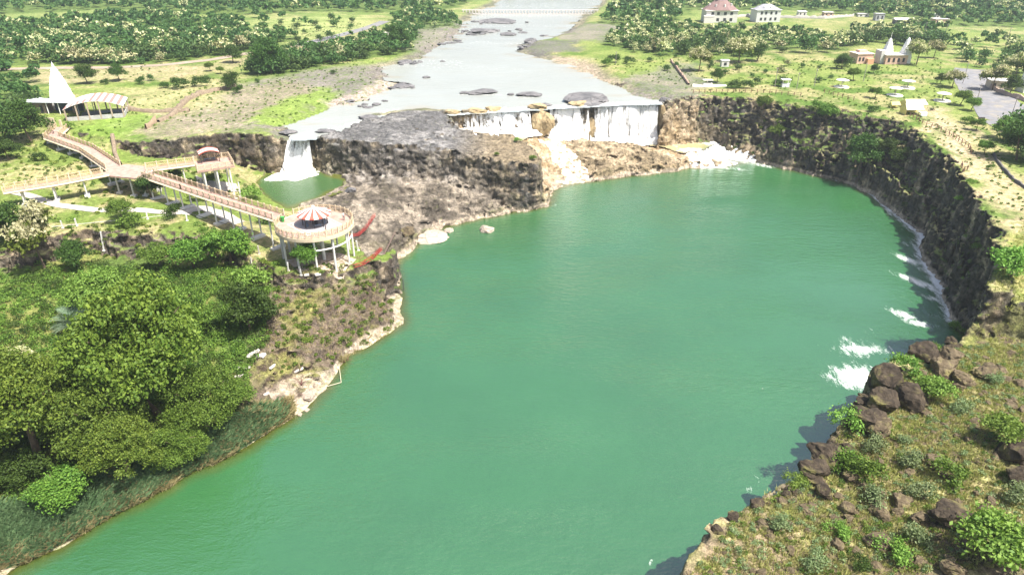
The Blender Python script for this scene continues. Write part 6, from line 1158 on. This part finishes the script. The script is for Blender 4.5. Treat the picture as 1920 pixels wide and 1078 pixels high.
for u, v, lb in ((1577, 166, 'leftmost mushroom shelter, on the lawn behind the yellow tents'), (1700, 168, 'mushroom shelter on the lawn with a round plinth, the farthest from the rim'), (1677, 181, 'mushroom shelter on the middle lawn beside the curved path'), (1766, 191, 'rightmost mushroom shelter, beside the road trees')):
    p = P(u, v, 17); o = empty('mushroom_shelter', (*p, drop(*p))); tag(o, lb, 'shelter', 'white mushroom shelters on the lawn'); MB().lathe([(0, .32), (2.4, .32), (2.5, .25), (2.5, -.3)], 24).build('plinth', CONW, o); MB().tube([(0, 0, .3), (0, 0, 2.5)], .13, 8).build('post', mat('post_grey', (.35, .32, .3)), o); MB().lathe([(0, 2.95), (.8, 2.85), (2.1, 2.5), (2.1, 2.4), (0, 2.5)], 24).build('roof', CONW, o)
p = P(1471, 166, 17); o = empty('kiosk', (*p, drop(*p))); tag(o, 'small white kiosk with a flat roof behind the rim fence', 'kiosk'); MB().box((0, 0, .5), (2.6, 1.6, 1.2)).build('counter', WHITE, o); MB().box((0, 0, 2.5), (3.0, 2.2, .2)).build('roof', WHITE, o)
for x in (-1.2, 1.2):
    for y in (-.8, .8): MB().tube([(x, y, 0), (x, y, 2.45)], .09, 6).build('post', WHITE, o)
p = P(1326, 163, 17); o = empty('memorial', (*p, drop(*p))); tag(o, 'low white canopy slab on a stand above the main fall', 'canopy'); MB().box((0, 0, .4), (3.2, 1.4, 1.1)).build('base', CONW, o); MB().box((0, .3, 2.0), (3.4, 2.0, .16)).build('roof', CONW, o); MB().tube([(0, .3, .9), (0, .3, 2)], .15, 6).build('post', CONW, o)
wall_line('rim_wall', '1298,164 1330,165 1362,164', .7, .4, CONW, 'low pale wall beside the canopy slab above the main fall')
YEL = mat('yellow_canvas', (.70, .62, .22), .8, .2, .12, .6); PALEY = mat('pale_canvas', (.78, .74, .50), .8, .2, .1, .6)
def tent(u, v, wpx, hpx, label, rz=0, m_=PALEY, side=YEL):
    p = P(u, v, 17); k = ppm((*p, 17)); w, h = wpx / k, hpx / k * 1.05; d = w * .65; o = empty('tent', (*p, drop(*p)), rz); tag(o, label, 'tent', 'yellow tents at the rim'); q = MB(); q.add([(-w/2, -d/2, h*.5), (w/2, -d/2, h*.5), (w/2, d/2, h*.5), (-w/2, d/2, h*.5), (-w/2.2, 0, h), (w/2.2, 0, h)], [(0,1,5,4), (2,3,4,5)]); q.build('roof', m_, o); e = MB(); e.add([(-w/2, -d/2, h*.5), (-w/2, d/2, h*.5), (-w/2.2, 0, h), (w/2, -d/2, h*.5), (w/2, d/2, h*.5), (w/2.2, 0, h)], [(0, 2, 1), (3, 4, 5)]); e.add([(-w/2, -d/2, 0), (-w/2, d/2, 0), (-w/2, d/2, h*.5), (-w/2, -d/2, h*.5)], [(0, 1, 2, 3)]); e.add([(-w/2, d/2, 0), (w/2, d/2, 0), (w/2, d/2, h*.5), (-w/2, d/2, h*.5)], [(0, 1, 2, 3)]); e.build('side_canvas', side, o)
    for x in (-.49, 0, .49): MB().tube([(w * x, -d/2 + .04, -.3), (w * x, -d/2 + .04, h * .5)], .05, 6).build('pole', WOODF, o)
tent(1708, 215, 34, 19, 'front yellow canvas tent at the cliff rim', .05); tent(1712, 202, 40, 14, 'long pale yellow tent behind the front one', 0); tent(1676, 203, 18, 11, 'small yellow tent left of the larger two', .1, YEL)
p = P(1729, 219, 17); o = empty('stall_table', (*p, drop(*p))); tag(o, 'white stall table right of the front yellow tent', 'table'); MB().box((0, 0, 1.05), (2.0, 1.5, .1)).build('tabletop', WHITE, o); MB().box((0, -.7, .5), (1.9, .06, 1.0)).build('front_panel', WHITE, o)
for x in (-.9, .9): MB().box((x, .6, .5), (.1, .1, 1.1)).build('leg', WOODF, o)
p = P(1728, 208, 17); person((*p, drop(*p)), .3, 'person in pale clothes standing at the stall table', (.5, .5, .52), (.1, .1, .14))
p = P(1746, 210, 17); o = empty('motorcycle', (*p, drop(*p)), .1); tag(o, 'dark motorcycle parked beside the yellow tents', 'motorcycle'); BLK = mat('black_bike', (.03, .03, .03), .5)
for x in (-.65, .65):
    mb = MB(); n = 16; mb.tube([(x + .3 * math.cos(k * 6.2832 / n), 0, .31 + .3 * math.sin(k * 6.2832 / n)) for k in range(n + 1)], .06, 6, False); mb.build('wheel', BLK, o)
mb = MB(); mb.tube([(-.65, 0, .31), (-.3, 0, .75), (.35, 0, .8), (.65, 0, .31)], .07, 6); mb.tube([(.35, 0, .8), (.42, 0, 1.05)], .04, 6); mb.box((0, 0, .45), (.5, .28, .4)); mb.build('frame', BLK, o); MB().box((-.35, 0, .83), (.75, .26, .12)).build('saddle', BLK, o, .04); mb = MB(); mb.tube([(.42, -.35, 1.05), (.42, .35, 1.05)], .03, 6); mb.build('handlebar', BLK, o)
POLEM = mat('pole_grey', (.30, .27, .25), .8)
for u, v, h_, lb in ((1452, 166, 6.5, 'thin pole beside the small white kiosk'), (1526, 165, 6, 'thin pale pole on the lawn left of the mushroom shelters'), (1493, 170, 5.5, 'short pale pole on the lawn near the kiosk'), (1618, 155, 6.5, 'pale pole on the lawn below the pink house'), (1889, 240, 8.5, 'dark utility pole standing at the near road edge'), (1832, 188, 5, 'dark post at the left side of the road'), (1804, 160, 7, 'pale utility pole left of the road bend'), (1730, 75, 8, 'pale utility pole in the grove behind the temple'), (1768, 80, 8, 'pale utility pole near the right grove'), (1884, 92, 9, 'pale utility pole at the right wood'), (1516, 95, 7, 'pale pole in the meadow beside the flowering trees'), (1676, 32, 10, 'slim mast above the dark roofed shed'), (1154, 124, 5, 'white pole on the green river bank')):
    p = P(u, v, 17); mb = MB(); mb.tube([(0, 0, -.4), (0, 0, h_)], [.13, .08], 7); mb.box((0, 0, h_ - .4), (1.1, .09, .09), .4); ob = mb.build('utility_pole', POLEM); ob.location = (*p, drop(*p)); tag(ob, lb, 'pole')
p = P(1836, 236, 17); o = empty('dark_box', (*p, drop(*p))); tag(o, 'small dark sign board on posts in the dirt yard', 'sign'); MB().box((0, 0, 1.5), (1.8, .12, 1.3)).build('board', mat('sign_dark', (.07, .06, .06)), o)
for x in (-.7, .7): MB().box((x, .1, .7), (.09, .09, 1.8)).build('post', WOODF, o)
g = G(1268, 155); a = P(1262, 120, 17); b = P(1290, 160, 17); wall_line('retaining_wall', '1258,118 1268,130 1280,146 1291,161', .9, .7, mat('rust_soil', (.34, .24, .18), .95), 'narrow reddish wall running down the bank above the main fall')
# weir bridge across the upper river
a, b = Vector((*P(866, 27, RIVZ), RIVZ)), Vector((*P(1122, 27, RIVZ), RIVZ)); o = empty('weir_bridge', a); tag(o, 'low pale weir with a long row of piers across the upper river', 'weir'); L = (b - a).length; PIERM = mat('weir_concrete', (.62, .58, .54), .9, .2, .2, .4)
MB().box((L / 2, 0, 2.45), (L, 1.3, .3)).build('deck', PIERM, o); MB().box((L / 2, .3, .1), (L, 2.2, .9)).build('sill', PIERM, o); pm = None
for i in range(44):
    if pm is None: pm = MB().box((0, 0, .9), (.55, 1.8, 2.9)).build('pier', PIERM, o); ob = pm
    else: ob = pm.copy(); COL.objects.link(ob); ob.parent = o
    ob.location = (L * (i + .5) / 44, 0, 0)
p = P(722, 72, 17); hut(725, 72, 9, 10, 'pale square hut hidden in the riverside wood', CONW, CONW, True, n_open=1, name='hut', cat='hut')
for u, v, w_, lb in ((28, 226, 17, 'grey parked car under the grove left of the temple'), (10, 232, 14, 'dark parked car at the left edge below the grove')):
    p = P(u, v, 17); o = empty('parked_car', (*p, drop(*p)), .1); tag(o, lb, 'car', 'cars parked left of the temple'); m_ = mat('car_grey' if u > 20 else 'car_dark', (.25, .26, .28) if u > 20 else (.05, .05, .06), .3, .5)
    q = MB(); pr = [(-2.0, .35), (-2.0, .85), (-1.2, .95), (-.7, 1.45), (.8, 1.45), (1.4, .95), (2.0, .8), (2.05, .35)]; n = len(pr); q.add([(x, -.8, z) for x, z in pr] + [(x, .8, z) for x, z in pr], [tuple(range(n)), tuple(range(2 * n - 1, n - 1, -1))] + [(i, n + i, n + (i + 1) % n, (i + 1) % n) for i in range(n)]); q.build('body', m_, o, .08); MB().box((.02, 0, 1.18), (1.7, 1.62, .32)).build('window', GLASSD, o)
    for x in (-1.25, 1.25):
        for y in (-.78, .78): w2 = MB(); w2.tube([(x, y - .1, .32), (x, y + .1, .32)], .32, 14); w2.build('wheel', BLK, o)
# ------------------------------------------------------------------ light, sky, air
EL = 62
SUN = Vector((.80, -.52, .0)).normalized() * math.cos(R(EL)) + Vector((0, 0, math.sin(R(EL))))
sd_ = bpy.data.lights.new('sun', 'SUN'); sd_.energy = 4.9; sd_.angle = R(.5); sd_.color = (1, .955, .88); so = bpy.data.objects.new('sun', sd_); COL.objects.link(so); so.rotation_euler = SUN.to_track_quat('Z', 'Y').to_euler(); so.location = (0, 0, 300)
w = bpy.data.worlds.new('World'); scene.world = w; w.use_nodes = True; nt = w.node_tree; sky = nt.nodes.new('ShaderNodeTexSky'); sky.sky_type = 'NISHITA'; sky.sun_disc = False; sky.sun_elevation = R(EL); sky.sun_rotation = math.atan2(SUN.x, SUN.y); sky.air_density = 1.0; sky.dust_density = 4.0; sky.ozone_density = 1.0; bg = nt.nodes['Background']; bg.inputs['Strength'].default_value = .1; nt.links.new(sky.outputs['Color'], bg.inputs['Color'])
HAZE = True
if HAZE:
    t = NT('haze'); vol = t.n('VolumePrincipled', {'Color': (.84, .94, 1.0, 1), 'Density': .00022, 'Anisotropy': .3}); t.t.links.new(vol.outputs[0], t.out.inputs['Volume']); mb = MB(); mb.box((0, 1600, 29), (7400, 5600, 90)); tag(mb.build('haze', t.m), kind='stuff')
scene.view_settings.view_transform = 'Standard'; scene.view_settings.look = 'None'; scene.view_settings.exposure = 1.0; scene.view_settings.gamma = 1
scene.cycles.use_denoising = True
try: scene.cycles.denoiser = 'OPENIMAGEDENOISE'; scene.cycles.denoising_input_passes = 'RGB_ALBEDO_NORMAL'
except Exception: pass
scene.cycles.max_bounces = 6; scene.cycles.transparent_max_bounces = 10; scene.cycles.volume_bounces = 0; scene.cycles.diffuse_bounces = 2; scene.cycles.glossy_bounces = 2; scene.cycles.transmission_bounces = 2
scene.cycles.use_adaptive_sampling = True
print('done', round(time.time() - T0, 1), len(scene.objects))
